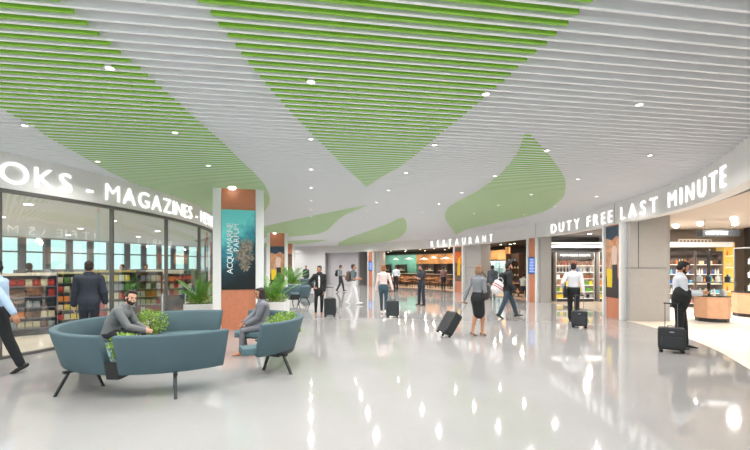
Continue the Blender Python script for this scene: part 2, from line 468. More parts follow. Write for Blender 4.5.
# far left of the hall beyond the round shop: blank wall
a_, b_ = FAC1, Vector((-13.5, 43.5)); m_ = (a_+b_)/2; d_ = b_-a_
struct(MB().box((m_.x, m_.y, 2.13), (d_.length, .2, 4.26), math.atan2(d_.y, d_.x)).build('wall_left', mat('far_grey_wall', S(190, 194, 200), .6)))

# ------------------------------------------------------------------ columns with posters
def poster_deco(kind, w, h, parent, y0):
    """flat printed shapes on a poster board, 1 mm each; local x across, z up, board front at y0 (facing -y)"""
    def patch(name, pts, col, dy, mm=None, rough=.4):
        m = MB(); n = len(pts)
        m.add([(x, y0-dy, z) for x, z in pts]+[(x, y0, z) for x, z in pts], [tuple(range(n)), tuple(range(2*n-1, n-1, -1))]+[((i+1) % n, i, n+i, n+(i+1) % n) for i in range(n)])
        o = m.build(name, mm or mat('print_'+name+kind, col, rough), parent); fix(o); return o
    if kind == 'travel':
        patch('printed_sky', [(-w/2, h*.80), (w/2, h*.74), (w/2, h), (-w/2, h)], S(44, 66, 92), .001, mat('print_sky', S(48, 66, 88), .4, var=.3, vscale=5))
        patch('printed_cliff', [(-w/2, h*.64), (w/2, h*.60), (w/2, h*.80), (w*.2, h*.86), (-w*.1, h*.80), (-w/2, h*.84)], S(214, 160, 120), .0015, mat('print_cliff', S(206, 150, 112), .4, var=.25, vscale=9))
        patch('printed_sand', [(-w/2, h*.30), (w/2, h*.26), (w/2, h*.62), (-w/2, h*.66)], S(202, 150, 100), .0012, mat('print_sand', S(190, 140, 104), .4, var=.3, vscale=6))
        patch('printed_suitcase', [(-w*.42, h*.14), (-w*.08, h*.14), (-w*.08, h*.40), (-w*.42, h*.40)], S(232, 200, 40), .003)
        patch('printed_sleeve', [(-w*.30, h*.40), (-w*.22, h*.40), (w*.02, h*.66), (-w*.08, h*.68)], S(214, 170, 150), .0035)
        patch('printed_shirt', [(-w*.08, h*.46), (w*.22, h*.46), (w*.26, h*.68), (w*.1, h*.73), (-w*.1, h*.70)], S(226, 196, 184), .004)
        pts = [(w*.08+w*.09*math.cos(a*PI/6), h*.77+w*.11*math.sin(a*PI/6)) for a in range(12)]
        patch('printed_head', pts, S(196, 132, 100), .0045)
        patch('printed_trousers', [(-w*.02, h*.10), (w*.30, h*.06), (w*.26, h*.47), (-w*.06, h*.47)], S(52, 48, 50), .0038)
        patch('printed_ground', [(-w/2, 0), (w/2, 0), (w/2, h*.17), (-w/2, h*.22)], S(60, 50, 46), .0025)
    elif kind == 'orange':
        patch('printed_glow', [(-w/2, h*.55), (w/2, h*.5), (w/2, h*.85), (-w/2, h*.88)], S(220, 110, 40), .001, mat('print_glow', S(214, 96, 40), .4, var=.4, vscale=6))
        patch('printed_coat', [(-w*.25, h*.18), (w*.18, h*.16), (w*.24, h*.62), (-w*.1, h*.68)], S(226, 178, 40), .002)
        patch('printed_arm', [(-w*.05, h*.56), (w*.34, h*.70), (w*.36, h*.76), (-w*.02, h*.66)], S(226, 178, 40), .003)
def printmat(kind):
    nm = 'poster_print_'+kind
    if nm in MATS: return MATS[nm]
    m = bpy.data.materials.new(nm); m.use_nodes = True; nt = m.node_tree; b = nt.nodes['Principled BSDF']; b.inputs['Roughness'].default_value = .35
    MATS[nm] = m
    tc = nt.nodes.new('ShaderNodeTexCoord')
    if kind == 'sea':
        sp = nt.nodes.new('ShaderNodeSeparateXYZ'); nt.links.new(tc.outputs['Generated'], sp.inputs[0])
        n = nt.nodes.new('ShaderNodeTexNoise'); n.inputs['Scale'].default_value = 5; n.inputs['Detail'].default_value = 8; n.inputs['Roughness'].default_value = .7
        nt.links.new(tc.outputs['Object'], n.inputs['Vector'])
        ad = nt.nodes.new('ShaderNodeMath'); ad.operation = 'MULTIPLY_ADD'; ad.inputs[1].default_value = .55; 
        nt.links.new(n.outputs['Fac'], ad.inputs[0]); nt.links.new(sp.outputs['Z'], ad.inputs[2])
        sb = nt.nodes.new('ShaderNodeMath'); sb.operation = 'MULTIPLY_ADD'; sb.inputs[1].default_value = -.28
        nt.links.new(sp.outputs['X'], sb.inputs[0]); nt.links.new(ad.outputs[0], sb.inputs[2])
        r = nt.nodes.new('ShaderNodeValToRGB'); cr = r.color_ramp
        cr.elements[0].position = .26; cr.elements[0].color = (*S(8, 12, 16), 1)
        cr.elements[1].position = .95; cr.elements[1].color = (*S(116, 222, 222), 1)
        e_ = cr.elements.new(.48); e_.color = (*S(16, 52, 66), 1)
        e_ = cr.elements.new(.72); e_.color = (*S(48, 138, 156), 1)
        nt.links.new(sb.outputs[0], r.inputs['Fac']); nt.links.new(r.outputs['Color'], b.inputs['Base Color'])
    else:
        n = nt.nodes.new('ShaderNodeTexNoise'); n.inputs['Scale'].default_value = 4; n.inputs['Detail'].default_value = 6
        nt.links.new(tc.outputs['Object'], n.inputs['Vector'])
        r = nt.nodes.new('ShaderNodeValToRGB'); cr = r.color_ramp
        cr.elements[0].position = .35; cr.elements[0].color = (*S(44, 44, 50), 1); cr.elements[1].position = .7; cr.elements[1].color = (*S(150, 112, 86), 1)
        nt.links.new(n.outputs['Fac'], r.inputs['Fac']); nt.links.new(r.outputs['Color'], b.inputs['Base Color'])
    return m
PRINTL = {}
def coral(parent, w, h, y0):
    rnd = random.Random(5); m = MB(); cs = [((.22, .50), .20), ((.30, .40), .19), ((.12, .44), .15), ((.36, .56), .12), ((.25, .30), .14)]
    for (cx, cz), r in cs:
        for k in range(46):
            a = rnd.uniform(0, 2*PI); L = r*w*1.9*rnd.uniform(.45, 1.0); x0, z0 = cx*w-.05, cz*h
            x1, z1 = x0+L*math.cos(a)*.75, z0+L*math.sin(a)
            x1 = max(-w/2+.01, min(w/2-.01, x1)); wd = .012
            dx, dz = -math.sin(a)*wd, math.cos(a)*wd
            m.add([(x0-dx*.4, y0-.002, z0-dz*.4), (x0+dx*.4, y0-.002, z0+dz*.4), (x1+dx, y0-.003-.0001*k, z1+dz), (x1-dx, y0-.003-.0001*k, z1-dz)], [(0, 1, 2, 3)])
    o = m.build('printed_coral', mat('print_coral', S(132, 122, 108), .5, var=.6, vscale=16), parent); return o
def frame_column(x, y, w, depth, rz, label, kind, ztop, z0p, z1p, both=True, sea=False, lamp=True, top=4.26):
    c = empty('poster_column', (x, y, 0), rz, label, 'column')
    fw = .21*w/1.3 if depth > .5 else .10
    for s in (-1, 1): MB().box((s*(w/2-fw/2), 0, top/2), (fw, depth, top)).build('white_fin', M_WHITE, c, bevel=.006)
    iw = w-2*fw; d = depth-.12
    MB().box((0, 0, top/2), (iw-.004, d, top)).build('copper_core', M_COPPER, c)
    yf = -d/2
    bd = MB().box((0, yf-.012, (z0p+z1p)/2), (iw-.012, .022, z1p-z0p)).build('poster', printmat('sea' if sea else 'dark'), c)
    yb = yf-.0235
    if sea: coral(bd, iw-.03, z1p-z0p, yb); [setattr(ch, 'location', (0, 0, z0p)) for ch in bd.children]
    elif kind: 
        h0 = bpy.data.objects.new('poster_picture', None)
        bpy.data.objects.remove(h0)
        before = set(bpy.data.objects)
        poster_deco(kind, iw-.03, z1p-z0p, bd, yb)
        for o in set(bpy.data.objects)-before: o.location = (0, 0, z0p)
    if sea:
        for ln, xx, hh, L0, L1 in (('ACQUAMARINE', -.22, .145, .195, .83), ('PARFUM', -.06, .135, .48, .82)):
            H = z1p-z0p; z = z0p+H*L0; zend = z0p+H*L1
            tot = sum(glyph(ch, hh, .003, .004)[1] for ch in ln); g = ((zend-z)-tot)/(len(ln)-1)
            for ch in ln:
                me, wd = glyph(ch, hh, .003, .004)
                me = PRINTL.setdefault((ch, hh), me.copy()); me.materials.clear(); me.materials.append(mat('print_white', S(232, 240, 240), .5))
                o = bpy.data.objects.new('printed_letter', me); COL.objects.link(o); o.parent = bd
                X, Y = Vector((0, 0, 1)), Vector((-1, 0, 0))
                o.matrix_local = Matrix.Translation((xx+hh/2, yb-.006, z)) @ Matrix((X, Y, X.cross(Y))).transposed().to_4x4()
                z += wd+g
    if lamp:
        MB().lathe([(.001, 0), (.075, 0), (.085, .02), (.085, .05), (.001, .05)], (-iw*.18, yf-.30 if False else -depth/2-.16, ztop-.055), 20).build('spot_lens', M_LENS, c)
    return c
x, y, w = COLS[0]
c1 = frame_column(x, y+.25, w, .62, R(17), 'white column with large dark blue ACQUAMARINE PARFUM poster behind the sofas', None, ZC, 1.06, 3.15, sea=True)
x, y, w = COLS[1]
frame_column(x, y+.25, w, .62, R(12), 'white column with travel poster of a yellow suitcase, middle column of the left row', 'travel', ZC, .55, 2.9)
x, y, w = COLS[2]
frame_column(x, y+.25, w, .62, R(6), 'farthest white column of the left row with a blue poster', None, ZC, .8, 2.8, sea=False)
def wall_column(pxl, pxr, label, kind, zp0, zp1, screen=False, dep=.5):
    a, b = D(pxl), D(pxr); m = (a+b)/2; p, t, n = OC.at(m)
    pa, pb = OC.at(a)[0], OC.at(b)[0]; w = (pb-pa).length
    t = (pb-pa).normalized()          # local x must run left to right in the picture
    if (pxl < pxr) and t.y > 0: pass
    ang = math.atan2(t.y, t.x)
    # left to right in the picture means towards the camera on the right wall
    q = (pa+pb)/2-n*(dep/2-.10)
    c = empty('poster_column' if not screen else 'screen_column', (q.x, q.y, 0), ang, label, 'column')
    fw = min(.12, w*.2); iw = w-2*fw
    for s in (-1, 1): MB().box((s*(w/2-fw/2), 0, ZF/2), (fw, dep, ZF)).build('white_fin', M_WHITE, c, bevel=.006)
    MB().box((0, .03, ZF/2), (iw-.004, dep-.14, ZF)).build('copper_core', M_COPPER, c)
    yf = .03-(dep-.14)/2
    if screen:
        s = MB().box((0, yf-.03, 1.72), (iw*.98, .06, .80)).build('screen_housing', M_BLACK, c, bevel=.006)
        MB().box((0, yf-.0625, 1.72), (iw*.86, .005, .74)).build('display', mat('blue_display', S(60, 90, 160), .3, emit=.5, ecol=S(90, 125, 200)), s)
        for k in range(9):
            MB().box((random.uniform(-.02, .02), yf-.067, 2.0-.07*k), (iw*random.uniform(.4, .7), .003, .02)).build('display_row', mat('display_text', S(200, 215, 240), .4, emit=.6), s)
    else:
        bd = MB().box((0, yf-.012, (zp0+zp1)/2), (iw-.01, .022, zp1-zp0)).build('poster', printmat('dark'), c)
        before = set(bpy.data.objects)
        poster_deco(kind, iw-.02, zp1-zp0, bd, yf-.0235)
        for o in set(bpy.data.objects)-before: o.location = (0, 0, zp0)
    return c
wall_column(605, 624, 'white wall pillar with travel poster and yellow suitcase below the DUTY FREE sign', 'travel', .66, 2.98)
wall_column(528, 538.3, 'white and copper wall pillar with blue screen right of the restaurant', None, 0, 0, screen=True)
wall_column(454.3, 464, 'white wall pillar with orange poster left below the RESTAURANT sign', 'orange', .72, 2.95)
wall_column(368.2, 374.2, 'farthest white and copper wall pillar with a small blue screen', None, 0, 0, screen=True)

# ------------------------------------------------------------------ outer shops
def wall_between(a, b, z0, z1, name, m, th=.12):
    a, b = Vector(a), Vector(b); mid = (a+b)/2; d = b-a
    return struct(MB().box((mid.x, mid.y, (z0+z1)/2), (d.length, th, z1-z0), math.atan2(d.y, d.x)).build(name, m))
def offs(px, o): p, t, n = OC.at(D(px)); return p-n*o
# --- duty free shop on the right
P624 = OC.at(D(624.5))[0]
wall_between((P624.x+.05, 12.45), (8.86, 12.45), 0, 3.32, 'wall_panel_right', M_GREYP)
struct(MB().box((8.2, 12.386, 1.62), (1.26, .008, .012)).build('trim_7', M_DARKP)); struct(MB().box((7.98, 12.386, 2.46), (.012, .008, 1.66)).build('trim_8', M_DARKP))
wall_between((8.86, 12.39), (12.2, 17.4), 0, 3.32, 'wall_right_side', M_GREYP)
wall_between((12.1, 17.4), (20.5, 17.4), 0, 3.32, 'wall_right_back', mat('shop_back_wall', S(168, 150, 136), .6))
wall_between((20.5, 17.4), (20.5, 0), 0, 3.32, 'wall_right_far', M_GREYP)
ds = D(622); pts = [OC.at(.2+(ds-.2)*i/40) for i in range(41)]
edge = [p-n*.30 for p, t, n in pts]
zone = [tuple(p) for p in edge]+[(P624.x+.3, 12.5), (8.86, 12.5), (12.1, 17.4), (20.5, 17.4), (20.5, 1)]
fix(struct(MB().prism(zone, 3.22, 3.32).build('ceiling_duty_free', mat('beige_shop_ceiling', S(216, 200, 186), .7))))
zf = [tuple(p-n*.05) for p, t, n in pts]+[(P624.x+.3, 12.38), (8.86, 12.38), (12.1, 17.35), (20.45, 17.35), (20.45, 1)]
fix(struct(MB().prism(zf, .0005, .006).build('floor_duty_free', M_CREAM)))
zl = [tuple(p-n*1.9) for p, t, n in pts[:36]]+[(9.1, 12.6), (12.1, 17.3), (20.4, 17.3), (20.4, 1)]
fix(struct(MB().prism(zl, .006, .009).build('floor_duty_free_inlay', M_SHOPF)))
# --- small shop in the middle
PA, PB = OC.at(D(538.8))[0], OC.at(D(604.5))[0]
wall_between((PA.x+.05, PA.y-.05), (8.02, 18.75), 0, ZF+.3, 'wall_panel_middle', M_GREYP)
wall_between((8.02, 18.75), (8.75, 20.6), 0, ZF+.3, 'wall_middle_side', M_GREYP)
wall_between((8.4, 20.5), (16, 20.5), 0, ZF+.3, 'wall_middle_back', mat('shop_taupe', S(160, 150, 144), .6))
wall_between((P624.x+.3, 12.6), (12.0, 17.6), 0, ZF+.3, 'wall_middle_right', M_GREYP)
pts2 = [OC.at(D(604)+(D(540)-D(604))*i/16) for i in range(17)]
z2 = [tuple(p-n*.3) for p, t, n in pts2]+[(8.1, 20.4), (16, 20.4), (12, 17.6), (8.2, 13.0)]
fix(struct(MB().prism(z2, 3.14, 3.24).build('ceiling_middle_shop', mat('shop_taupe_ceiling', S(150, 144, 140), .7))))
z2 = [tuple(p-n*.4) for p, t, n in pts2]+[(8.1, 20.4), (16, 20.4), (12, 17.6), (8.25, 13.4)]
fix(struct(MB().prism(z2, .0005, .006).build('floor_middle_shop', mat('brown_stone_floor', S(172, 156, 140), .35, var=.06, vscale=1))))
# --- restaurant
def oband(pa, pb, o0, o1, z0, z1, name, m): return fix(struct(OC.band(D(pa), D(pb), -o0, -o1, z0, z1).build(name, m)))
M_RC = mat('restaurant_dark_ceiling', S(52, 48, 48), .7); M_RF = mat('restaurant_floor', S(196, 168, 140), .45, var=.08, vscale=2)
oband(527.5, 376, 7.0, .3, 3.20, 3.28, 'ceiling_restaurant', M_RC); oband(376, 300, 7.0, 2.25, 3.20, 3.28, 'ceiling_restaurant_west', M_RC)
oband(527.5, 376, 7.0, .25, .0005, .006, 'floor_restaurant', M_RF); oband(376, 300, 7.0, 2.25, .0005, .006, 'floor_restaurant_west', M_RF)
oband(527.5, 300, 7.2, 7.0, 0, 3.3, 'wall_restaurant_back', mat('restaurant_back', S(70, 62, 60), .6, var=.3, vscale=.8))
def radial(px, o0, o1, name, m, z1=3.3):
    p, t, n = OC.at(D(px)); return wall_between(p-n*o0, p-n*o1, 0, z1, name, m)
radial(528.4, .4, 7.1, 'wall_restaurant_end', M_DARKP); q = offs(375.6, .3); wall_between((q.x, q.y), (lat(378, q.y+6.5), q.y+6.5), 0, 3.3, 'wall_restaurant_start', mat('restaurant_back', (0, 0, 0)))
oband(479.5, 464.2, .75, .12, 0, 3.2, 'wall_panel_restaurant', M_GREYP)
p, t, n = OC.at(D(472)); q = p-n*.112; struct(MB().box((q.x, q.y, 1.62), (1.9, .012, .012), math.atan2(t.y, t.x)).build('trim_9', M_DARKP))
oband(379.2, 374.3, .5, .1, 0, 3.2, 'wall_panel_restaurant_left', M_GREYP)
for pxa, pxb in ((480, 527.8), (379.4, 454)):   # timber edging of the restaurant floor
    oband(pxb, pxa, .35, .10, .0005, .012, 'trim_10', M_OAK)
# --- recess and far wall
oband(368, 352, 2.0, 1.8, 0, 3.3, 'wall_recess_grey', mat('recess_grey', S(150, 144, 142), .6))
oband(352, 262, 1.0, .8, 0, 3.3, 'wall_far', mat('far_lilac_wall', S(222, 217, 222), .55))
radial(351.5, .8, 2.0, 'wall_recess_side', M_GREYP); radial(368.5, .1, 2.0, 'wall_recess_end', M_GREYP)
oband(324, 262, .32, .12, 0, 3.1, 'wall_far_near', M_WHITE)
oband(368, 262, 2.2, .3, 3.28, 3.34, 'ceiling_recess', M_WHITE)
# ------------------------------------------------------------------ people
SKINS = {'fair': S(214, 164, 140), 'tan': S(186, 130, 100), 'brown': S(120, 82, 62)}
def skinmat(k): return mat('skin_'+k, SKINS[k], .5)
def cloth(name, col, rough=.85, bump=.25): return mat('cloth_'+name, col, rough, bump=bump, bscale=22, var=.08, vscale=5)
def shell(name, mb, vox, m, parent, smooth=4, fac=.5):
    """weld overlapping closed shapes into one continuous smooth surface"""
    me = mb.mesh('tmp'); o = bpy.data.objects.new('tmp', me); COL.objects.link(o)
    bm = bmesh.new(); bm.from_mesh(me); bmesh.ops.recalc_face_normals(bm, faces=bm.faces); bm.to_mesh(me); bm.free()
    r = o.modifiers.new('r', 'REMESH'); r.mode = 'VOXEL'; r.voxel_size = vox; r.adaptivity = 0
    if smooth:
        s = o.modifiers.new('s', 'SMOOTH'); s.factor = fac; s.iterations = smooth
    dg = bpy.context.evaluated_depsgraph_get(); nm = bpy.data.meshes.new_from_object(o.evaluated_get(dg))
    bpy.data.objects.remove(o); bpy.data.meshes.remove(me)
    nm.materials.clear(); nm.materials.append(m); nm.polygons.foreach_set('use_smooth', [True]*len(nm.polygons)); nm.name = name
    ob = bpy.data.objects.new(name, nm); COL.objects.link(ob); ob.parent = parent
    return ob
def ik(a, b, l1, l2, pole):
    """joint between a and b for two bones, bent towards pole; returns joint, end"""
    a, b = Vector(a), Vector(b); d = b-a; L = d.length
    if L > (l1+l2)*.999: b = a+d.normalized()*(l1+l2)*.999; d = b-a; L = d.length
    if L < abs(l1-l2)+.01: L = abs(l1-l2)+.01
    x = (l1*l1-l2*l2+L*L)/(2*L); h = math.sqrt(max(0, l1*l1-x*x)); u = d.normalized()
    p = Vector(pole); p = (p-u*p.dot(u)).normalized()
    return a+u*x+p*h, b
def lerp(a, b, t): return Vector(a).lerp(Vector(b), t)
def rot(yaw=0, pitch=0, roll=0): return (Matrix.Rotation(yaw, 3, 'Z') @ Matrix.Rotation(pitch, 3, 'X') @ Matrix.Rotation(roll, 3, 'Y'))
def hand(mb, w, d, palm, s, side, curl, vox):
    """w wrist, d direction, palm normal (the side the fingers close on)"""
    d = Vector(d).normalized(); pn = Vector(palm); pn = (pn-d*pn.dot(d)).normalized(); x = d.cross(pn)*side
    w = Vector(w)
    mb.tube([w-d*.02*s, w+d*.03*s, w+d*.09*s], [(.024*s, .017*s), (.036*s, .016*s), (.040*s, .013*s)], 10, side=x)
    fr = max(.0085*s, vox*1.05)
    for i, (off, L) in enumerate(((.030, .072), (.010, .080), (-.010, .074), (-.029, .058))):
        p = w+d*.088*s+x*off*s; pts = [p-d*.02*s, p]; c = 0; q = p; dirv = d
        for k, seg in enumerate((.45, .32, .23)):
            c += curl*(1.0 if k else .7); dirv = d*math.cos(c)+pn*math.sin(c); q = q+dirv*L*seg*s; pts.append(q)
        mb.tube(pts, [fr*1.05, fr*1.05, fr, fr*.95, fr*.85], 7)
    t0 = w+d*.02*s+x*.03*s
    td = (d*.65+x*.70+pn*.25).normalized()
    t1 = t0+td*.045*s; t2 = t1+(d*.85+pn*(.3+curl*.3)+x*.1).normalized()*.032*s
    mb.tube([t0-td*.015*s, t0, t1, t2], [fr*1.4, fr*1.4, fr*1.2, fr], 7)
def person(loc, yaw, label, H=1.76, female=False, skin='fair', vox=.009, pelvis=None, lean=0.0, bend=0.0, twist=0.0, side_lean=0.0,
           feet=None, hands=None, hand_dir=None, palm=None, curl=(.35, .35), head=(0, 0, 0), hair='short', hair_col=S(34, 26, 22), knee_pole=None, elbow_pole=None,
           top='shirt', top_col=S(220, 220, 225), legs='trousers', leg_col=S(40, 40, 44), shoe_col=S(24, 24, 26), shoe='shoe', sleeve=1.0, beard=None,
           inner=None, group=None, foot_yaw=(0, 0), foot_pitch=(0, 0), nm='person', collar=None, heel=False):
    s = H/1.76
    root = empty(nm, loc, yaw, label, 'person', group)
    pel = Vector(pelvis) if pelvis else Vector((0, 0, .945*s))
    TL = Matrix.Rotation(-twist, 3, 'Z') @ Matrix.Rotation(-lean, 3, 'X') @ Matrix.Rotation(side_lean, 3, 'Y')
    TU = TL @ Matrix.Rotation(-bend, 3, 'X')
    sh_w = (.168 if female else .190)*s; hp = .088*s
    def sp(z, y=0.0, x=0.0):
        """point on the spine z above the pelvis"""
        z *= s; k = .20*s
        if z <= k: return pel+TL @ Vector((x*s, y*s, z))
        return pel+TL @ Vector((0, 0, k))+TU @ Vector((x*s, y*s, z-k))
    X = TL @ Vector((1, 0, 0)); XU = TU @ Vector((1, 0, 0))
    wf = .86 if female else 1.0
    prof = [(-.12, .115, .09), (-.05, .158 if not female else .165, .112), (.02, .160 if not female else .168, .115), (.10, .146*wf, .100*wf), (.18, .138*wf, .096*wf), (.28, .152*wf, .108), (.37, .172*wf, .114), (.44, .178*wf, .104), (.475, .150*wf, .085), (.505, .080, .062)]
    def torso(mb, add=0.0, z0=-.2, z1=.6, addy=None, flare=0):
        pts, rad = [], []
        for z, rx, ry in prof:
            if z < z0-.001 or z > z1+.001: continue
            pts.append(sp(z, .01 if z > .2 else 0)); fl = flare*max(0, (.15-z)/.25)
            rad.append(((rx+add+fl)*s, (ry+(addy if addy is not None else add)+fl)*s))
        mb.tube(pts, rad, 20, side=X)
    # head frame
    HM = TU @ rot(head[0], head[1], head[2])
    neck0 = sp(.49, -.005); neckt = neck0+TU @ Vector((0, .018*s, .085*s))
    hc = neckt+HM @ Vector((0, .018*s, .075*s))
    hs = s*(.97 if female else 1.0)
    def hp_(x, y, z): return hc+HM @ Vector((x*hs, y*hs, z*hs))
    def he(mb, c, r, n=14, k=9): mb.ell(hp_(*c), (r[0]*hs, r[1]*hs, r[2]*hs), HM, n, k)
    # limbs
    fr = feet or ((-.09, 0, .085), (.09, 0, .085))
    hipj = [pel+X*(-hp), pel+X*hp]
    L1, L2 = .435*s, .425*s
    kp_ = knee_pole or ((-.08, 1, .05), (.08, 1, .05))
    knee, ank = [], []
    for i in (0, 1):
        a = Vector(fr[i]); k_, e_ = ik(hipj[i], a*1.0, L1, L2, kp_[i]); knee.append(k_); ank.append(e_)
    shj = [sp(.435, 0)-XU*sh_w, sp(.435, 0)+XU*sh_w]
    A1, A2 = .285*s, .255*s
    hd = hands or ((-.25*s, .03, .80*s), (.25*s, .03, .80*s))
    ep = elbow_pole or ((-.3, -1, -.2), (.3, -1, -.2))
    elb, wr = [], []
    for i in (0, 1):
        k_, e_ = ik(shj[i], hd[i], A1, A2, ep[i]); elb.append(k_); wr.append(e_)
    # body
    mb = MB(); torso(mb)
    mb.tube([sp(.46, 0), neck0, neckt, hp_(0, -.01, -.03)], [(.075*s, .06*s), (.060*s*wf**.5, .058*s), (.052*s*wf, .055*s*wf), (.052*s*wf, .056*s*wf)], 12, side=X)
    he(mb, (0, -.012, .045), (.074, .094, .088)); he(mb, (0, .026, -.018), (.059, .062, .078)); he(mb, (0, .058, -.072), (.026, .026, .020))
    he(mb, (0, .10, -.006), (.012, .018, .024)); he(mb, (0, .112, -.018), (.014, .012, .011)); he(mb, (0, .074, .030), (.050, .020, .012)); he(mb, (0, .090, -.047), (.022, .010, .011))
    for sx in (-1, 1): he(mb, (sx*.077, -.005, .0), (.009, .019, .030), 8, 6); he(mb, (sx*.038, .07, -.020), (.022, .020, .022), 8, 6)
    for i, sg in ((0, -1), (1, 1)):
        h, k, a = hipj[i], knee[i], ank[i]
        mb.tube([h+(k-h)*.03, lerp(h, k, .3), lerp(h, k, .7), k, lerp(k, a, .3), lerp(k, a, .7), a], [.086*s, .082*s, .062*s, .054*s, .055*s, .040*s, .036*s], 12)
        fy = Matrix.Rotation(foot_yaw[i], 3, 'Z') @ Matrix.Rotation(foot_pitch[i], 3, 'X')
        f0 = a+fy @ Vector((0, -.035*s, -.045*s)); f1 = a+fy @ Vector((0, .07*s, -.050*s)); f2 = a+fy @ Vector((0, .165*s, -.066*s))
        mb.tube([a, f0], [.034*s, .030*s], 8); mb.tube([f0, f1, f2], [(.030*s, .028*s), (.040*s, .026*s), (.034*s, .014*s)], 10, side=fy @ Vector((1, 0, 0)))
        sj, e, w = shj[i], elb[i], wr[i]
        mb.tube([sp(.44, 0)+XU*(sg*.08*s), sj-XU*(sg*.01*s)], [.052*s, .052*s], 10)
        mb.tube([sj, lerp(sj, e, .35), lerp(sj, e, .8), e, lerp(e, w, .3), lerp(e, w, .8), w], [v_*(.86 if female else 1)*s for v_ in (.054, .048, .040, .037, .038, .029, .025)], 10)
        dd = Vector(hand_dir[i]) if hand_dir and hand_dir[i] else (w-e).normalized()
        pn = Vector(palm[i]) if palm and palm[i] else Vector((-sg, .25, 0))
        hand(mb, w, dd, pn, s*(.92 if female else 1), 1 if d_side(dd, pn, i) else -1, curl[i], vox*.8)
    body = shell('body', mb, vox*.8, skinmat(skin), root, 3)
    # face
    for sx in (-1, 1):
        m = MB(); m.ell(hp_(sx*.030, .078, .012), (.012*hs, .010*hs, .006*hs), HM, 10, 6); m.build('eye', mat('eye_dark', S(40, 30, 26), .3), body, True)
        m = MB(); m.tube([hp_(sx*.014, .094, .030), hp_(sx*.030, .093, .036), hp_(sx*.046, .082, .032)], .0035*hs, 6); m.build('eyebrow', mat('hair_%d' % int(sum(hair_col)*9999), hair_col, .7), body, True)
    m = MB(); m.ell(hp_(0, .0975, -.047), (.020*hs, .005*hs, .005*hs), HM, 10, 6); m.build('mouth', mat('lips_'+skin, tuple(c*f for c, f in zip(SKINS[skin], (.75, .5, .5))), .5), body, True)
    # hair
    HMAT = mat('hair_%d' % int(sum(hair_col)*9999), hair_col, .6, bump=.4, bscale=90, var=.2, vscale=30)
    hb = MB()
    he(hb, (0, -.030, .074), (.080, .090, .074), 18, 12); he(hb, (0, -.052, .010), (.079, .068, .075)); he(hb, (0, .030, .116), (.056, .050, .026))
    for sx in (-1, 1): he(hb, (sx*.068, -.004, .045), (.013, .030, .035))
    if hair == 'long':
        he(hb, (0, -.055, -.05), (.085, .058, .10)); he(hb, (0, -.070, -.14), (.080, .045, .10))
        for sx in (-1, 1): he(hb, (sx*.066, -.005, -.03), (.026, .050, .085)); he(hb, (sx*.070, -.020, -.12), (.026, .038, .07))
    if hair == 'bob':
        he(hb, (0, -.055, -.03), (.088, .060, .085))
        for sx in (-1, 1): he(hb, (sx*.072, .0, -.01), (.022, .055, .075))
    if hair == 'bun': he(hb, (0, -.12, .06), (.04, .04, .04))
    if hair == 'volume': he(hb, (0, .01, .115), (.072, .085, .035))
    shell('hair', hb, vox*.8, HMAT, root, 2)
    if beard:
        m = MB(); he(m, (0, .034, -.052), (.058, .056, .044)); he(m, (0, .062, -.075), (.034, .030, .026))
        for sx in (-1, 1): he(m, (sx*.052, .018, -.02), (.012, .028, .045))
        shell('beard', m, vox*.6, HMAT, root, 1)
    # clothes
    TM = cloth(nm_(top_col), top_col); LM = cloth(nm_(leg_col), leg_col)
    ad = {'shirt': .013, 'sweater': .018, 'jacket': .028, 'blouse': .012}[top]
    tm = MB(); low = .09 if top in ('shirt', 'blouse') else (-.10 if top == 'sweater' else -.12)
    torso(tm, ad, low, .505, flare=.02 if top == 'jacket' else 0)
    tm.tube([sp(.46, 0), neck0+TU @ Vector((0, 0, .015*s))], [(.08*s, .065*s), ((.062+ad*.3)*s, (.060+ad*.3)*s)], 12, side=X)
    for i, sg in ((0, -1), (1, 1)):
        sj, e, w = shj[i], elb[i], wr[i]
        k = ad*.75+.003; g = .9 if female else 1
        tm.tube([sp(.44, 0)+XU*(sg*.06*s), sj], [(.056+k)*s, (.055+k)*s], 10)
        full = [(sj, .055), (lerp(sj, e, .35), .050), (lerp(sj, e, .8), .043), (e, .042), (lerp(e, w, .3), .042), (lerp(e, w, .8), .034), (lerp(e, w, .93), .032)]
        q = full if sleeve >= 1 else full[:int(1+sleeve*6)]
        tm.tube([p for p, r in q], [(r*g+k)*s for p, r in q], 12)
    garment = shell({'shirt': 'shirt', 'sweater': 'sweater', 'jacket': 'jacket', 'blouse': 'blouse'}[top], tm, vox, TM, root, 3)
    if inner:          # shirt front showing in the open jacket
        m = MB(); pts = [sp(z, .105*s/s+.03*(z < .42)) for z in (.02, .12, .22, .34, .44)]
        m.tube([sp(.0, .112), sp(.12, .108), sp(.25, .115), sp(.36, .120), sp(.44, .100), sp(.485, .060)], [(.022*s, .04*s), (.026*s, .045*s), (.036*s, .045*s), (.046*s, .045*s), (.05*s, .04*s), (.045*s, .02*s)], 12, side=X)
        shell('shirt_front', m, vox*.8, cloth(nm_(inner), inner), garment, 2)
    if collar:
        m = MB(); m.tube([neck0+TU @ Vector((0, 0, .0)), neck0+TU @ Vector((0, .006*s, .035*s))], [(.070*s, .068*s), (.060*s, .062*s)], 14, side=X, caps=False)
        shell('collar', m, vox*.7, cloth(nm_(collar), collar), garment, 1)
    lm = MB()
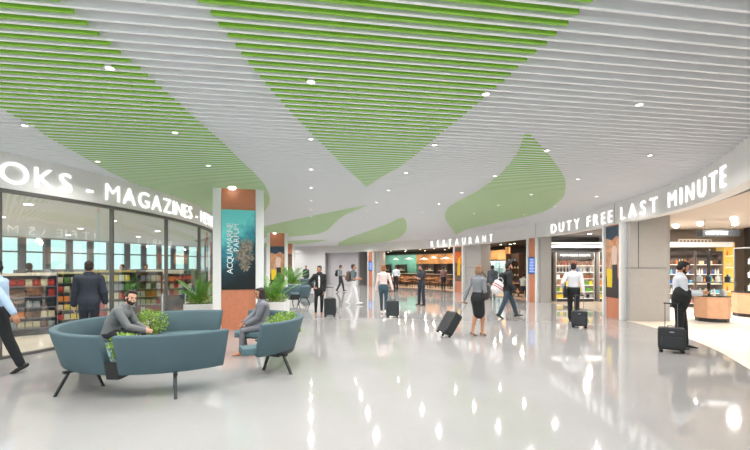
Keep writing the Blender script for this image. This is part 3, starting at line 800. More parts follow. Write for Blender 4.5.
    if legs == 'skirt':
        lm.tube([sp(.08), sp(0), sp(-.06), pel+(knee[0]+knee[1]-hipj[0]-hipj[1])*.25, pel+(knee[0]+knee[1]-hipj[0]-hipj[1])*.45], [(.15*s, .11*s), (.180*s, .130*s), (.182*s, .138*s), (.160*s, .140*s), (.146*s, .145*s)], 18, side=X)
        shell('skirt', lm, vox, LM, root, 3)
    else:
        lm.tube([sp(.07), sp(.02), sp(-.05), sp(-.11)], [(.152*s*(wf**.4), .108*s), (.170*s, .122*s), (.168*s, .122*s), (.125*s, .10*s)], 18, side=X)
        sl = legs == 'slim'
        for i in (0, 1):
            h, k, a = hipj[i], knee[i], ank[i]
            rad = (.094, .088, .068, .060, .060, .045, .042) if sl else (.097, .093, .080, .073, .072, .064, .060)
            end = lerp(k, a, .97) if not sl else lerp(k, a, .90)
            lm.tube([h, lerp(h, k, .3), lerp(h, k, .7), k, lerp(k, a, .3), lerp(k, a, .7), end], [r*s for r in rad], 12)
        shell('trousers', lm, vox, LM, root, 3)
    SM = mat('leather_'+nm_(shoe_col), shoe_col, .4)
    if shoe:
        for i in (0, 1):
            a = ank[i]; fy = Matrix.Rotation(foot_yaw[i], 3, 'Z') @ Matrix.Rotation(foot_pitch[i], 3, 'X'); g = .88 if female else 1
            f = lambda x, y, z: a+fy @ Vector((x*s, y*s*g, z*s))
            m = MB()
            if heel:
                m.tube([f(0, -.045, -.035), f(0, .02, -.045), f(0, .09, -.066), f(0, .165, -.074)], [(.028*s, .026*s), (.030*s, .018*s), (.038*s, .016*s), (.022*s, .009*s)], 10, side=fy @ Vector((1, 0, 0)))
                m.tube([f(0, -.05, -.05), f(0, -.055, -.083)], [.014*s, .008*s], 8)
            else:
                m.tube([f(0, -.055, -.045), f(0, -.02, -.045), f(0, .07, -.050), f(0, .15, -.060), f(0, .20, -.066)], [(.036*s, .036*s), (.040*s, .038*s), (.044*s, .032*s), (.044*s, .023*s), (.030*s, .014*s)], 12, side=fy @ Vector((1, 0, 0)))
                m.tube([f(0, -.015, -.01), f(0, -.012, -.04)], [(.040*s, .045*s), (.042*s, .05*s)], 10, side=fy @ Vector((1, 0, 0)))
            shell('shoe', m, vox*.7, SM, root, 2)
    return root, dict(wr=wr, knee=knee, ank=ank, elb=elb, shj=shj, pel=pel, sp=sp)
def nm_(c): return '%02x%02x%02x' % tuple(int(min(1, v)**.4545*255) for v in c)
def d_side(d, pn, i):
    """thumb side: towards the front/inside of the body"""
    d = Vector(d).normalized(); pn = Vector(pn); pn = (pn-d*pn.dot(d)).normalized(); x = d.cross(pn)
    want = Vector((-.35 if i else .35, 1, .5)); return x.dot(want) > 0
def walk(stride=.30, lead=0, H=1.76, w=.07):
    """ankle targets for a stride; lead 0 = left foot forward"""
    z = .085*H/1.76; fz = (0, 0)
    f = [[-w, -stride, z+.045], [w, -stride, z+.045]]; f[lead] = [(-w, w)[lead], stride, z+.005]
    fp = [R(-28), R(-28)]; fp[lead] = R(8)
    return f, fp
# ------------------------------------------------------------------ luggage
def rbox(mb, c, d, r=.04, n=5, M=None):
    """box with rounded vertical-plane corners (x-z outline rounded), depth along y"""
    x, y, z = d[0]/2, d[1]/2, d[2]/2; out = []
    for cx, cz, a0 in ((x-r, z-r, 0), (-(x-r), z-r, 90), (-(x-r), -(z-r), 180), (x-r, -(z-r), 270)):
        for k in range(n+1): a = R(a0+90*k/n); out.append((cx+r*math.cos(a), cz+r*math.sin(a)))
    Q = M or Matrix.Identity(3); c = Vector(c)
    rg = []
    for yy, k in ((-y, .94), (-y+.012, 1.0), (y-.012, 1.0), (y, .94)): rg.append([c+Q @ Vector((p[0]*k, yy, p[1]*k)) for p in out])
    return mb.rings(rg)
def suitcase(loc, rz, label, w=.40, d=.24, h=.55, col=S(40, 41, 44), handle=.42, tilt=0.0, ribs=True, soft=False, lift=.0, group=None):
    """upright trolley case; local y- is its front, handle at the back; tilt about the wheel axis (backwards, towards +y)"""
    root = empty('suitcase', (loc[0], loc[1], lift), rz, label, 'suitcase', group)
    root.rotation_euler = (-tilt, 0, rz) if False else (0, 0, rz)
    TM = Matrix.Translation((0, d/2-.02, .035)) @ Matrix.Rotation(-tilt, 4, 'X') @ Matrix.Translation((0, -(d/2-.02), -.035))
    CM = mat('case_'+nm_(col), col, .55 if soft else .38, bump=.1 if soft else 0, bscale=200)
    m = MB(); rbox(m, (0, 0, h/2+.055), (w, d, h), .05); parts = [m.build('shell', CM, root, bevel=.008)]
    if ribs:
        for k in range(7):
            x = -w*.38+w*.76*k/6
            for sy in (-1,): 
                m = MB(); m.box((x, sy*(d/2+.001), h/2+.055), (w*.05, .012, h*.84)); m.build('rib', CM, parts[0], bevel=.004)
    if soft:
        m = MB(); rbox(m, (0, -d/2-.015, h*.36+.055), (w*.8, .05, h*.5), .04); parts.append(m.build('front_pocket', CM, root, bevel=.006))
        m = MB(); m.box((0, -d/2-.004, h*.82+.055), (.07, .01, .02)); parts.append(m.build('badge', mat('badge_grey', S(150, 152, 155), .4), parts[0]))
    m = MB(); m.tube([(-w*.3, -d/2-.004, h*.97+.055), (-w*.3, -d/2-.004, h*.97+.055)], .001, 4) if False else None
    m.tube([(-.07, 0, h+.052), (-.06, 0, h+.085), (.06, 0, h+.085), (.07, 0, h+.052)], .009, 8); parts.append(m.build('carry_handle', M_BLACK, root, True))
    for sx in (-1, 1):
        for sy in (-1, 1):
            m = MB(); m.tube([(sx*(w/2-.05)-.012, sy*(d/2-.03), .028), (sx*(w/2-.05)+.012, sy*(d/2-.03), .028)], .026, 14); m.box((sx*(w/2-.05), sy*(d/2-.03), .052), (.03, .035, .025))
            parts.append(m.build('wheel', mat('rubber', S(22, 22, 23), .7), root))
    if handle:
        m = MB(); y = d/2-.035; hw = min(.10, w*.28)
        for sx in (-1, 1): m.tube([(sx*hw, y, h+.0), (sx*hw, y, h+.055+handle)], .007, 8)
        parts.append(m.build('handle_rod', mat('rod_grey', S(96, 98, 102), .4), root, True))
        m = MB(); m.tube([(-hw-.012, y, h+.055+handle), (hw+.012, y, h+.055+handle)], .014, 10); parts.append(m.build('handle_grip', M_BLACK, root, True))
    if tilt:
        for p in parts:
            if p.parent == root: p.matrix_local = TM
    tip = TM @ Vector((0, d/2-.035, h+.055+(handle or 0)))
    return root, tip
def backpack(loc, rz, label, col, w=.30, d=.17, h=.44, z=1.05, lean=0):
    root = empty('backpack', (loc[0], loc[1], z), rz, label, 'backpack')
    m = MB(); M_ = Matrix.Rotation(lean, 3, 'X')
    m.ell(M_ @ Vector((0, 0, h*.5)), (w/2, d/2, h*.5), M_, 16, 10); m.tube([M_ @ Vector((0, 0, h*.16)), M_ @ Vector((0, 0, h*.8))], [(w*.48, d*.48), (w*.44, d*.45)], 16, side=(1, 0, 0))
    m.ell(M_ @ Vector((0, -d*.42, h*.32)), (w*.36, d*.3, h*.24), M_)
    bb = shell('bag_body', m, .012, cloth(nm_(col), col), root, 3)
    for sx in (-1, 1):
        q = MB(); q.tube([M_ @ Vector((sx*w*.3, d*.40, h*.9)), M_ @ Vector((sx*w*.36, d*.9, h*1.02)), M_ @ Vector((sx*w*.42, d*1.75, h*.85)), M_ @ Vector((sx*w*.46, d*1.7, h*.5)), M_ @ Vector((sx*w*.42, d*.6, h*.15))], [(.024, .007)]*5, 8)
        q.build('strap', cloth(nm_(tuple(c*.6 for c in col)), tuple(c*.6 for c in col)), bb, True)
    m = MB(); m.tube([M_ @ Vector((-w*.30, -d*.60, h*.46)), M_ @ Vector((w*.30, -d*.60, h*.46))], .006, 6); m.build('zip', M_BLACK, bb)
    return root
def tote(loc, rz, label, col, w=.38, h=.30, d=.14, z=.9, strap=.25, stripes=None, nm='handbag', cat='bag', tilt=0):
    root = empty(nm, (loc[0], loc[1], z), rz, label, cat)
    m = MB(); m.tube([(0, 0, -h*.5+.04), (0, 0, 0), (0, 0, h*.5-.03)], [(w*.46, d*.5), (w*.5, d*.5), (w*.44, d*.28)], 18, side=(1, 0, 0))
    b = shell('bag_body', m, .012, cloth(nm_(col), col, .6), root, 2)
    q = MB(); q.tube([(-w*.3, 0, h*.42), (-w*.22, 0, h*.5+strap*.7), (0, 0, h*.5+strap), (w*.22, 0, h*.5+strap*.7), (w*.3, 0, h*.42)], .011, 8); q.build('strap', cloth(nm_(tuple(c*.8 for c in col)), tuple(c*.8 for c in col)), root, True)
    if stripes:
        for k in (-1, 1):
            q = MB(); q.tube([(0, 0, k*.035-.012), (0, 0, k*.035+.012)], [(w*.503, d*.51)]*2, 18, side=(1, 0, 0), caps=False); q.build('stripe', cloth(nm_(stripes), stripes), root)
    if tilt: root.rotation_euler = (0, tilt, rz)
    return root

# ------------------------------------------------------------------ the people of the photograph
DOWN = (0, 0, -1)
def at(px, t): return (lat(px, t), t, 0)
# 1 walking man at the left edge
f, fp = walk(.27, 1)
person(at(1, 6.35), R(112), 'man in pale blue shirt and black trousers walking out at the left edge', 1.80, skin='tan', vox=.008, lean=R(5), feet=f, foot_pitch=fp,
       hands=((-.26, -.30, .86), (.24, .32, .92)), hand_dir=((-.1, -.35, -1), None), top='shirt', top_col=S(172, 194, 220), leg_col=S(28, 29, 33), shoe_col=S(24, 22, 22), head=(R(12), R(-4), 0), hair_col=S(28, 24, 22))
# 2 man in the suit
person(at(89, 8.4), R(28), 'man in dark suit standing with his back turned behind the large sofa', 1.80, skin='fair', vox=.009, hands=((-.26, .06, .86), (.27, .10, .90)), top='jacket', top_col=S(48, 52, 64), leg_col=S(40, 43, 54), hair_col=S(44, 32, 26), collar=S(225, 228, 235))
# 3 seated man on the large sofa
SEAT = .42
person(at(110.5, 6.72), R(-78), 'bearded man in grey sweater sitting on the large round sofa with hands together', 1.80, skin='fair', vox=.007, pelvis=(0, 0, SEAT+.12), lean=R(10), bend=R(26),
       feet=((-.12, .44, .085), (.12, .46, .085)), hands=((-.09, .50, .60), (.05, .52, .60)), elbow_pole=((-.8, -.4, -.5), (.8, -.4, -.5)), hand_dir=((.5, .8, -.2), (-.5, .8, -.2)), palm=((.9, -.3, -.3), (-.9, -.3, -.3)),
       curl=(.6, .6), top='sweater', top_col=S(118, 120, 122), leg_col=S(44, 44, 50), head=(R(-48), R(26), R(10)), beard=True, hair='volume', hair_col=S(40, 30, 26))
# 4 seated woman on the small sofa
person(at(264, 7.8), R(110), 'woman with long dark hair in grey suit sitting on the smaller round sofa', 1.62, female=True, skin='tan', vox=.007, pelvis=(0, 0, SEAT+.115), lean=R(0), bend=R(6),
       feet=((-.06, .42, .085), (.13, .32, .085)), hands=((-.08, .33, .585), (.02, .36, .60)), elbow_pole=((-.6, -1, -.4), (.6, -1, -.4)), hand_dir=((.6, .7, -.35), (-.6, .7, -.25)), palm=((.3, -.2, -1), (-.3, -.2, -1)),
       top='jacket', top_col=S(120, 120, 128), legs='slim', leg_col=S(122, 122, 130), head=(R(10), R(-2), 0), hair='long', hair_col=S(46, 34, 30), shoe_col=S(190, 130, 104), heel=True)
# 5 woman in black with a case
person(at(319.5, 13.8), R(182), 'woman in black trouser suit and white top standing with hand on hip', 1.72, female=True, skin='tan', vox=.011, feet=((-.07, .0, .10), (.12, .06, .10)),
       hands=((-.16, .10, .84), (.20, .13, .98)), elbow_pole=((-.6, -1, -.2), (1, -.6, 0)), hand_dir=(None, (-.8, .2, -.4)), palm=(None, (-.5, -.6, 0)), top='jacket', top_col=S(34, 34, 37), inner=S(226, 226, 228), legs='slim', leg_col=S(30, 30, 33), hair='bun', hair_col=S(40, 28, 26), heel=True, head=(R(-18), R(-4), 0))
suitcase((lat(330, 13.75), 13.75), R(8), 'black ribbed trolley case standing beside the woman in black', .40, .26, .55, handle=.36)
# 6-7 far men
person(at(306, 32), R(160), 'distant man in dark suit standing beyond the sofas by the far wall', 1.78, skin='tan', vox=.014, top='jacket', top_col=S(52, 58, 66), leg_col=S(40, 42, 48))
f, fp = walk(.22, 0)
person(at(340.5, 27.2), R(-95), 'distant man in grey shirt with dark backpack walking before the far wall', 1.80, skin='tan', vox=.014, feet=f, foot_pitch=fp, hands=((-.2, .22, 1.05), (.2, .20, 1.05)), top='shirt', top_col=S(120, 126, 126), leg_col=S(52, 56, 60), hair_col=S(30, 26, 26))
backpack(at(336.6, 27.2)[:2], R(-95), 'dark backpack on the back of the distant walking man', S(44, 48, 52), z=1.02)
# 8
f, fp = walk(.22, 1)
person(at(353, 17.9), R(-88), 'man in grey-green shirt and white trousers walking with a brown backpack', 1.80, skin='tan', vox=.011, feet=f, foot_pitch=fp, hands=((-.16, .26, 1.12), (.17, .22, 1.14)), top='shirt', top_col=S(98, 112, 116), leg_col=S(226, 224, 226), shoe_col=S(232, 232, 232), hair_col=S(44, 36, 32), sleeve=.5)
backpack(at(348.4, 17.9)[:2], R(-88), 'brown backpack worn by the man in white trousers', S(98, 76, 66), .34, .20, .46, z=1.02)
# 9
f, fp = walk(.12, 0)
person(at(383.5, 14.3), R(-4), 'woman in pale pink top and blue jeans seen from behind pulling a case', 1.76, female=True, skin='fair', vox=.011, feet=f, foot_pitch=(0, R(-10)), hands=((-.27, .02, .82), (.34, -.08, .82)), hand_dir=(None, (.25, -.2, -1)), top='blouse', top_col=S(228, 206, 202), legs='slim', leg_col=S(60, 84, 98), hair='bob', hair_col=S(150, 98, 62), shoe_col=S(220, 220, 222))
suitcase((lat(392.5, 13.4), 13.4), R(0), 'dark ribbed trolley case pulled by the woman in the pink top', .42, .26, .50, col=S(52, 54, 57), handle=.30)
# 10
person(at(396, 28.5), R(165), 'distant man in white shirt and dark waistcoat at the restaurant front', 1.78, skin='brown', vox=.014, hands=((-.2, .15, 1.0), (.24, .1, .95)), top='shirt', top_col=S(220, 224, 232), leg_col=S(34, 36, 42))
# 11
person(at(421.5, 17.6), R(125), 'man in dark clothes with folded arms standing before the restaurant', 1.78, skin='tan', vox=.011, feet=((-.16, 0, .085), (.16, 0, .085)), hands=((.12, .23, 1.18), (-.12, .26, 1.14)), elbow_pole=((-1, -.2, -.6), (1, -.2, -.6)), hand_dir=((1, .1, .1), (-1, .1, .1)), top='shirt', top_col=S(52, 54, 62), leg_col=S(44, 50, 60), hair_col=S(30, 26, 26), sleeve=.7, head=(R(-20), 0, 0))
# 12
person(at(443.5, 27.0), R(10), 'distant woman in dusty pink top and black trousers walking to the restaurant', 1.70, female=True, skin='tan', vox=.014, top='blouse', top_col=S(128, 92, 92), legs='slim', leg_col=S(34, 34, 40), hair='bun', hair_col=S(26, 22, 22))
# 13
f, fp = walk(.20, 1)
W13, I13 = person(at(477.5, 9.75), R(-50), 'woman in grey top and black skirt pulling a tilted suitcase', 1.72, female=True, skin='tan', vox=.009, feet=((-.05, -.13, .115), (.05, .11, .10)), foot_pitch=(R(-14), R(-6)), lean=R(3),
       hands=((-.27, -.20, .80), (.13, .24, 1.12)), hand_dir=((-.1, -.3, -1), (-.5, .5, .6)), curl=(1.2, .8), top='blouse', top_col=S(128, 130, 136), legs='skirt', leg_col=S(32, 33, 36), hair='bob', hair_col=S(140, 104, 80), heel=True, shoe_col=S(66, 60, 58))
tote(at(482, 9.72)[:2], R(-30), 'large dark brown shoulder bag of the woman with the tilted suitcase', S(58, 48, 46), .40, .34, .16, z=1.06, strap=.30)
f, fp = walk(.30, 0)
# 14
person(at(508, 13.1), R(-92), 'bearded man in dark jacket and jeans walking right past the restaurant', 1.82, skin='tan', vox=.011, feet=f, foot_pitch=fp, hands=((-.24, .02, .88), (.26, .16, .95)), top='jacket', top_col=S(38, 39, 42), legs='trousers', leg_col=S(58, 74, 88), hair='volume', hair_col=S(34, 28, 26), beard=True, shoe_col=S(40, 38, 38))
backpack(at(502, 13.1)[:2], R(-80), 'black backpack of the man in the dark jacket', S(36, 36, 38), .28, .18, .46, z=1.02)
tote(at(497.5, 12.6)[:2], R(20), 'white round bag with two red stripes carried past the restaurant', S(222, 218, 222), .40, .34, .22, z=1.04, strap=.14, stripes=S(176, 70, 62), nm='sports_bag', tilt=R(30))
# 15
person(at(492.5, 21.5), R(-30), 'person in dark grey clothes half hidden behind the white striped bag', 1.76, skin='tan', vox=.014, top='jacket', top_col=S(74, 78, 84), leg_col=S(120, 124, 130))
# 16
person(at(573.5, 12.4), R(-27), 'man in white shirt and black trousers seen from behind at the middle shop', 1.80, skin='fair', vox=.010, feet=((-.10, .10, .085), (.09, -.06, .085)), foot_pitch=(0, R(-6)), hands=((-.30, .06, .98), (.28, -.12, .84)), hand_dir=(None, (.1, -.2, -1)), curl=(.9, 1.1), top='shirt', top_col=S(226, 224, 230), leg_col=S(36, 36, 40), hair_col=S(28, 24, 24), sleeve=1)
tote((lat(566, 12.3), 12.35), R(70), 'black briefcase bag hanging at the side of the man in white shirt', S(30, 30, 33), .36, .30, .12, z=.92, strap=.12, nm='briefcase')
suitcase((lat(579.3, 11.15), 11.15), R(-26), 'small black trolley case behind the man in white shirt', .40, .24, .40, col=S(50, 50, 56), handle=.42, soft=True, ribs=False)
# 17
W17, I17 = person(at(679.5, 8.3), R(-122), 'bearded man in white shirt looking down at his phone before the duty free shop', 1.80, skin='tan', vox=.008, feet=((-.09, .10, .085), (.09, -.05, .085)), hands=((-.10, .33, 1.14), (.12, .34, 1.12)), elbow_pole=((-.5, -1, -.8), (.5, -1, -.8)),
       hand_dir=((.2, 1, .15), (-.3, 1, .1)), palm=((.3, 0, 1), (-.2, 0, 1)), curl=(.6, .6), top='shirt', top_col=S(214, 216, 224), leg_col=S(36, 37, 40), head=(R(6), R(-22), 0), beard=True, hair_col=S(26, 22, 22), shoe_col=S(24, 24, 26))
suitcase((lat(671.5, 7.95), 7.95), R(-33), 'black soft trolley case beside the bearded man with the phone', .44, .26, .42, col=S(48, 48, 52), handle=.46, soft=True, ribs=False)
# coat over the arm of 17
def rel(root, p): return root.location+Matrix.Rotation(root.rotation_euler.z, 3, 'Z') @ Vector(p)
q = rel(W17, (.14, -.03, 0)); q2 = rel(W17, (0, .47, 1.155))
o = empty('draped_jacket', (q.x, q.y, 0), W17.rotation_euler.z, 'black jacket draped over the forearm of the bearded man with the phone', 'jacket')
m = MB(); m.tube([(.05, .06, 1.19), (.08, .04, 1.10), (.08, .0, .98), (.06, -.04, .86)], [(.07, .13), (.09, .15), (.08, .13), (.05, .08)], 16, side=(1, 0, 0)); m.tube([(.05, .14, 1.14), (.06, .12, 1.0), (.06, .06, .78)], [(.08, .08), (.08, .09), (.05, .06)], 12)
shell('coat_cloth', m, .012, cloth('coatblack', S(34, 34, 36)), o, 3)
o = empty('phone', (q2.x, q2.y, q2.z), W17.rotation_euler.z, 'dark phone held by the bearded man in white shirt', 'phone')
MB().box((0, 0, 0), (.075, .15, .009), M=Matrix.Rotation(R(20), 3, 'X')).build('phone_case', M_BLACK, o, bevel=.003)
MB().box((0, 0, .006), (.066, .135, .002), M=Matrix.Rotation(R(20), 3, 'X')).build('phone_screen', mat('phone_glow', S(200, 215, 235), .3, emit=.4), o)
# case of 13, tilted behind her: handle reaches her trailing hand
hx = W13.location+Matrix.Rotation(W13.rotation_euler.z, 3, 'Z') @ Vector(I13['wr'][0])
hx = hx+Vector((0, 0, -.08))
w_, d_, h_ = .38, .23, .54
# solve the tilt so that the grip meets the hand
best = None
for k in range(20, 75):
    for hl in (.35, .42, .5):
        tl = R(k); yb = d_/2-.02
        y, z = (d_/2-.035)-yb, h_+.055+hl-.035
        Y = yb+y*math.cos(tl)+z*math.sin(tl); Z = .035+z*math.cos(tl)-y*math.sin(tl)
        if best is None or abs(Z-hx.z) < best[0]: best = (abs(Z-hx.z), tl, hl, Y)
_, tl, hl, Y = best
ang = math.atan2(hx.y-(9.62), hx.x-lat(446, 9.62))-PI/2
dirv = Vector((-math.sin(ang), math.cos(ang)))
suitcase((hx.x-dirv.x*Y, hx.y-dirv.y*Y), ang, 'black ribbed trolley case tilted and pulled by the woman in the skirt', w_, d_, h_, handle=hl, tilt=tl)
# people inside the bookshop
person(at(29, 12.6), R(20), 'man in dark coat inside the bookshop seen through the leftmost glass', 1.80, skin='brown', vox=.014, top='jacket', top_col=S(60, 56, 56), leg_col=S(50, 50, 54))
person(at(122.5, 19.3), R(150), 'distant shopper in black behind the bookshop shelves, left of the next one', 1.80, skin='tan', vox=.016, top='jacket', top_col=S(50, 50, 54), leg_col=S(50, 50, 54))
person(at(146, 18.5), R(200), 'distant shopper in dark grey behind the bookshop shelves, nearer the poster column', 1.80, skin='tan', vox=.016, top='jacket', top_col=S(70, 66, 66), leg_col=S(50, 50, 54))
person(at(204, 14.9), R(60), 'dark clothed man standing inside the glass beside the palm planter', 1.78, skin='tan', vox=.014, top='jacket', top_col=S(54, 58, 66), leg_col=S(50, 50, 54)) if False else None
# ------------------------------------------------------------------ round sofas
def arc(mb, prof, a0, a1, ra=0.0):
    """closed profile [(r, z)] swept about the z axis from a0 to a1 degrees"""
    n = max(3, int(abs(a1-a0)/4)); rg = []
    for i in range(n+1):
        a = R(a0+(a1-a0)*i/n); rg.append([(r*math.cos(a), r*math.sin(a), z) for r, z in prof])
    return mb.rings(rg)
M_SHRUB = [M_LEAF, M_LEAF2]
def round_sofa(loc, label, Ro, segs, boxes, leg_angles, seat_in, seatsegs=None, rz=0.0, group=None):
    root = empty('round_sofa', loc, rz, label, 'sofa', group)
    k = Ro
    for a0, a1 in segs:
        m = MB(); arc(m, [(k-.15, .30), (k-.01, .79), (k-.03, .81), (k-.08, .81), (k-.11, .79), (k-.25, .40), (k-.23, .30)], a0, a1)
        o = fix(m.build('backrest', M_TEAL, root, True, bevel=.012)); 
    for a0, a1 in (seatsegs or segs):
        m = MB(); arc(m, [(seat_in, .335), (k-.20, .335), (k-.20, .44), (seat_in, .44), (seat_in-.015, .425), (seat_in-.015, .35)], a0, a1)
        fix(m.build('seat', M_TEALS, root, True, bevel=.012))
    for a0, a1 in segs:
        m = MB(); arc(m, [(seat_in+.1, .30), (k-.24, .30), (k-.24, .333), (seat_in+.1, .333)], a0+2, a1-2)
        fix(m.build('underframe', M_BLACK, root))
    for a0, a1 in boxes:
        m = MB(); arc(m, [(seat_in+.02, .245), (k-.16, .245), (k-.12, .47), (k-.15, .47), (k-.18, .44), (seat_in+.06, .44), (seat_in+.03, .47), (seat_in, .47)], a0, a1)
        b = fix(m.build('planter_box', M_BLACK, root))
    for a in leg_angles:
        c, s_ = math.cos(R(a)), math.sin(R(a))
        mid = (seat_in+k)/2
        for r0, r1 in ((mid+.17, mid+.34), (mid-.10, mid-.22)):
            m = MB(); m.rings([[(c*r-s_*t, s_*r+c*t, z) for r, t in ((rr-.015, -.02), (rr+.015, -.02), (rr+.015, .02), (rr-.015, .02))] for rr, z in ((r1, .0), (r0, .31))])
            fix(m.build('leg', M_BLACK, root))
        m = MB(); m.box((c*mid, s_*mid, .285), (.5, .05, .03), R(a)); m.build('leg_bracket', M_BLACK, root)
    return root
C1 = (-3.2, 6.5, 0); C2 = (-2.45, 6.9, 0)
# the first sofa leaves a gap on its right-hand side
round_sofa(C1, 'large round teal sofa in the left foreground with two plant boxes', 1.57, [(-89.5, -38), (82, 127), (142, 264)], [(127, 142), (264, 270.5)], (-124, -63, 105, 172), .88)
S2 = round_sofa(C2, 'smaller curved teal sofa the woman in grey sits on', 1.235, [(-49, 92)], [(-30, 24)], (-28, 70), .72, [(-60, -31), (25, 103)])
for o in S2.children: pass
def shrub(loc, rx, ry, rz_, label, n=420, leaf=.045, group=None, seed=1, m=M_LEAF, yaw=0, nm='potted_shrub', z0=.0, cat='plant'):
    rnd = random.Random(seed); root = empty(nm, loc, yaw, label, cat, group)
    mb, st = MB(), MB()
    for i in range(12):
        a = rnd.uniform(0, 2*PI); q = rnd.uniform(.2, .8); p1 = Vector((rx*q*math.cos(a), ry*q*math.sin(a), rz_*rnd.uniform(.7, 1.6)))
        st.tube([(p1.x*.25, p1.y*.25, z0), p1*.55+Vector((0, 0, z0+.02)), p1+Vector((0, 0, z0))], [.006, .005, .002], 5)
    for i in range(n):
        while True:
            p = Vector((rnd.uniform(-1, 1), rnd.uniform(-1, 1), rnd.uniform(-1, 1)))
            if .3 < p.length < 1: break
        lump = 1+.18*math.sin(5*p.x+seed)*math.cos(4*p.y)
        c = Vector((p.x*rx*lump, p.y*ry*lump, z0+rz_+p.z*rz_*lump))
        d = (p.normalized()+Vector((rnd.uniform(-.8, .8), rnd.uniform(-.8, .8), rnd.uniform(-.3, .9)))).normalized()
        s = d.orthogonal().normalized(); s = Matrix.Rotation(rnd.uniform(0, 6.28), 3, d) @ s; u = d.cross(s); L = leaf*rnd.uniform(.7, 1.3)
        mb.add([c, c+d*L*.5+s*L*.36, c+d*L*1.1+u*L*.1, c+d*L*.5-s*L*.36, c+d*L*.5-u*L*.12], [(0, 1, 4), (1, 2, 4), (2, 3, 4), (3, 0, 4)])
    mb.build('foliage', m, root); st.build('stems', M_STEM, root)
    return root
def polar(c, r, a): return (c[0]+r*math.cos(R(a)), c[1]+r*math.sin(R(a)))
shrub((*polar(C1, 1.16, 267), .44), .15, .24, .17, 'bright green shrub in the front plant box of the large sofa', 420, seed=2)
shrub((*polar(C1, 1.14, 135), .44), .26, .26, .22, 'bright green shrub in the rear plant box of the large sofa', 620, seed=3)
shrub((*polar(C2, .95, 6), .44), .20, .36, .22, 'bright green shrub growing in the smaller sofa beside the woman', 620, seed=4)
shrub((*polar(C2, .93, -24), .44), .20, .18, .22, 'low leafy shrub at the near end of the smaller sofa plant box', 330, seed=6)
M_DK = M_BLACK
# distant sofas
round_sofa((lat(283, 18.4), 18.4, 0), 'teal round sofa between the second column and the standing woman', 1.31, [(-115, -62), (-40, 92)], [(-62, -40)], (-88, -20, 70), .75)
round_sofa((lat(303, 27.5)-.6, 28.5, 0), 'farthest teal round sofa by the last planter', 1.31, [(-130, 0), (30, 92)], [(2, 28)], (-88, 10), .75)
# ------------------------------------------------------------------ white planters
def planter(loc, label, w=.75, d=.75, h=.60, rz=0):
    root = empty('planter', loc, rz, label, 'planter')
    m = MB(); m.prism([(-w/2, -d/2), (w/2, -d/2), (w/2, d/2), (-w/2, d/2)], 0, h-.04); 
    m.build('box', mat('planter_white', S(228, 226, 226), .4), root, bevel=.01)
    m = MB()
    for c, dd in (((0, -d/2+.02), (w, .04)), ((0, d/2-.02), (w, .04)), ((-w/2+.02, 0), (.04, d-.08)), ((w/2-.02, 0), (.04, d-.08))): m.box((c[0], c[1], h-.02), (dd[0], dd[1], .04))
    m.build('rim', mat('planter_white', (0, 0, 0)), root)
    MB().box((0, 0, h-.036), (w-.09, d-.09, .008)).build('soil', M_SOIL, root)
    return root
def palm(loc, label, h=.75, n=15, seed=1, m=M_LEAF2):
    rnd = random.Random(seed); root = empty('potted_palm', loc, 0, label, 'plant')
    for i in range(n):
        a = 2*PI*i/n+rnd.uniform(-.25, .25); L = h*rnd.uniform(.8, 1.25); up = rnd.uniform(.75, 1.42)
        mb = MB(); pts = []
        d = Vector((math.cos(a)*math.cos(up), math.sin(a)*math.cos(up), math.sin(up))); p = Vector((0, 0, 0))
        for k in range(9):
            pts.append(p.copy()); p = p+d*L/8; d = (d+Vector((math.cos(a)*.05, math.sin(a)*.05, -.13*(k/8)*1.4))).normalized()
        mb.tube(pts, [.008-.0006*k for k in range(9)], 5)
        side = Vector((-math.sin(a), math.cos(a), 0))
        for k in range(2, 15):
            t = k/15; q = pts[min(7, int(t*8))].lerp(pts[min(8, int(t*8)+1)], t*8-int(t*8)); dr = (pts[min(8, int(t*8)+1)]-pts[min(7, int(t*8))]).normalized()
            ll = L*.17*math.sin(PI*(.15+.8*t))+.03
            for s_ in (-1, 1):
                e = q+(side*s_*.72+dr*.75-Vector((0, 0, .18))).normalized()*ll; w = dr*.024
                up_ = Vector((0, 0, .006))
                mb.add([q-w*.4, q+(e-q)*.5-w*.9, e, q+(e-q)*.5+w*.9+up_, q+w*.4], [(0, 1, 2, 3, 4)])
        mb.build('frond', m, root)
    return root
def big_planter(px, t, h, w, lab, seed, ph, ry=R(0)):
    x = lat(px, t); planter((x, t, 0), 'white square planter '+lab, w, w, h, ry)
    palm((x, t, h-.03), 'dark green palm standing in the white planter '+lab, ph, 15, seed)
    shrub((x, t, h-.03), w*.5, w*.46, .13, 'low bright green plants filling the white planter '+lab, 420, .05, seed=seed+20, nm='planter_greenery')
big_planter(200, 11.7, .62, .80, 'behind the large sofa', 1, .86, R(20))
big_planter(274, 12.4, .62, .78, 'behind the seated woman', 2, .95)
big_planter(292, 21.0, .78, .75, 'beyond the distant sofa', 3, 1.0)

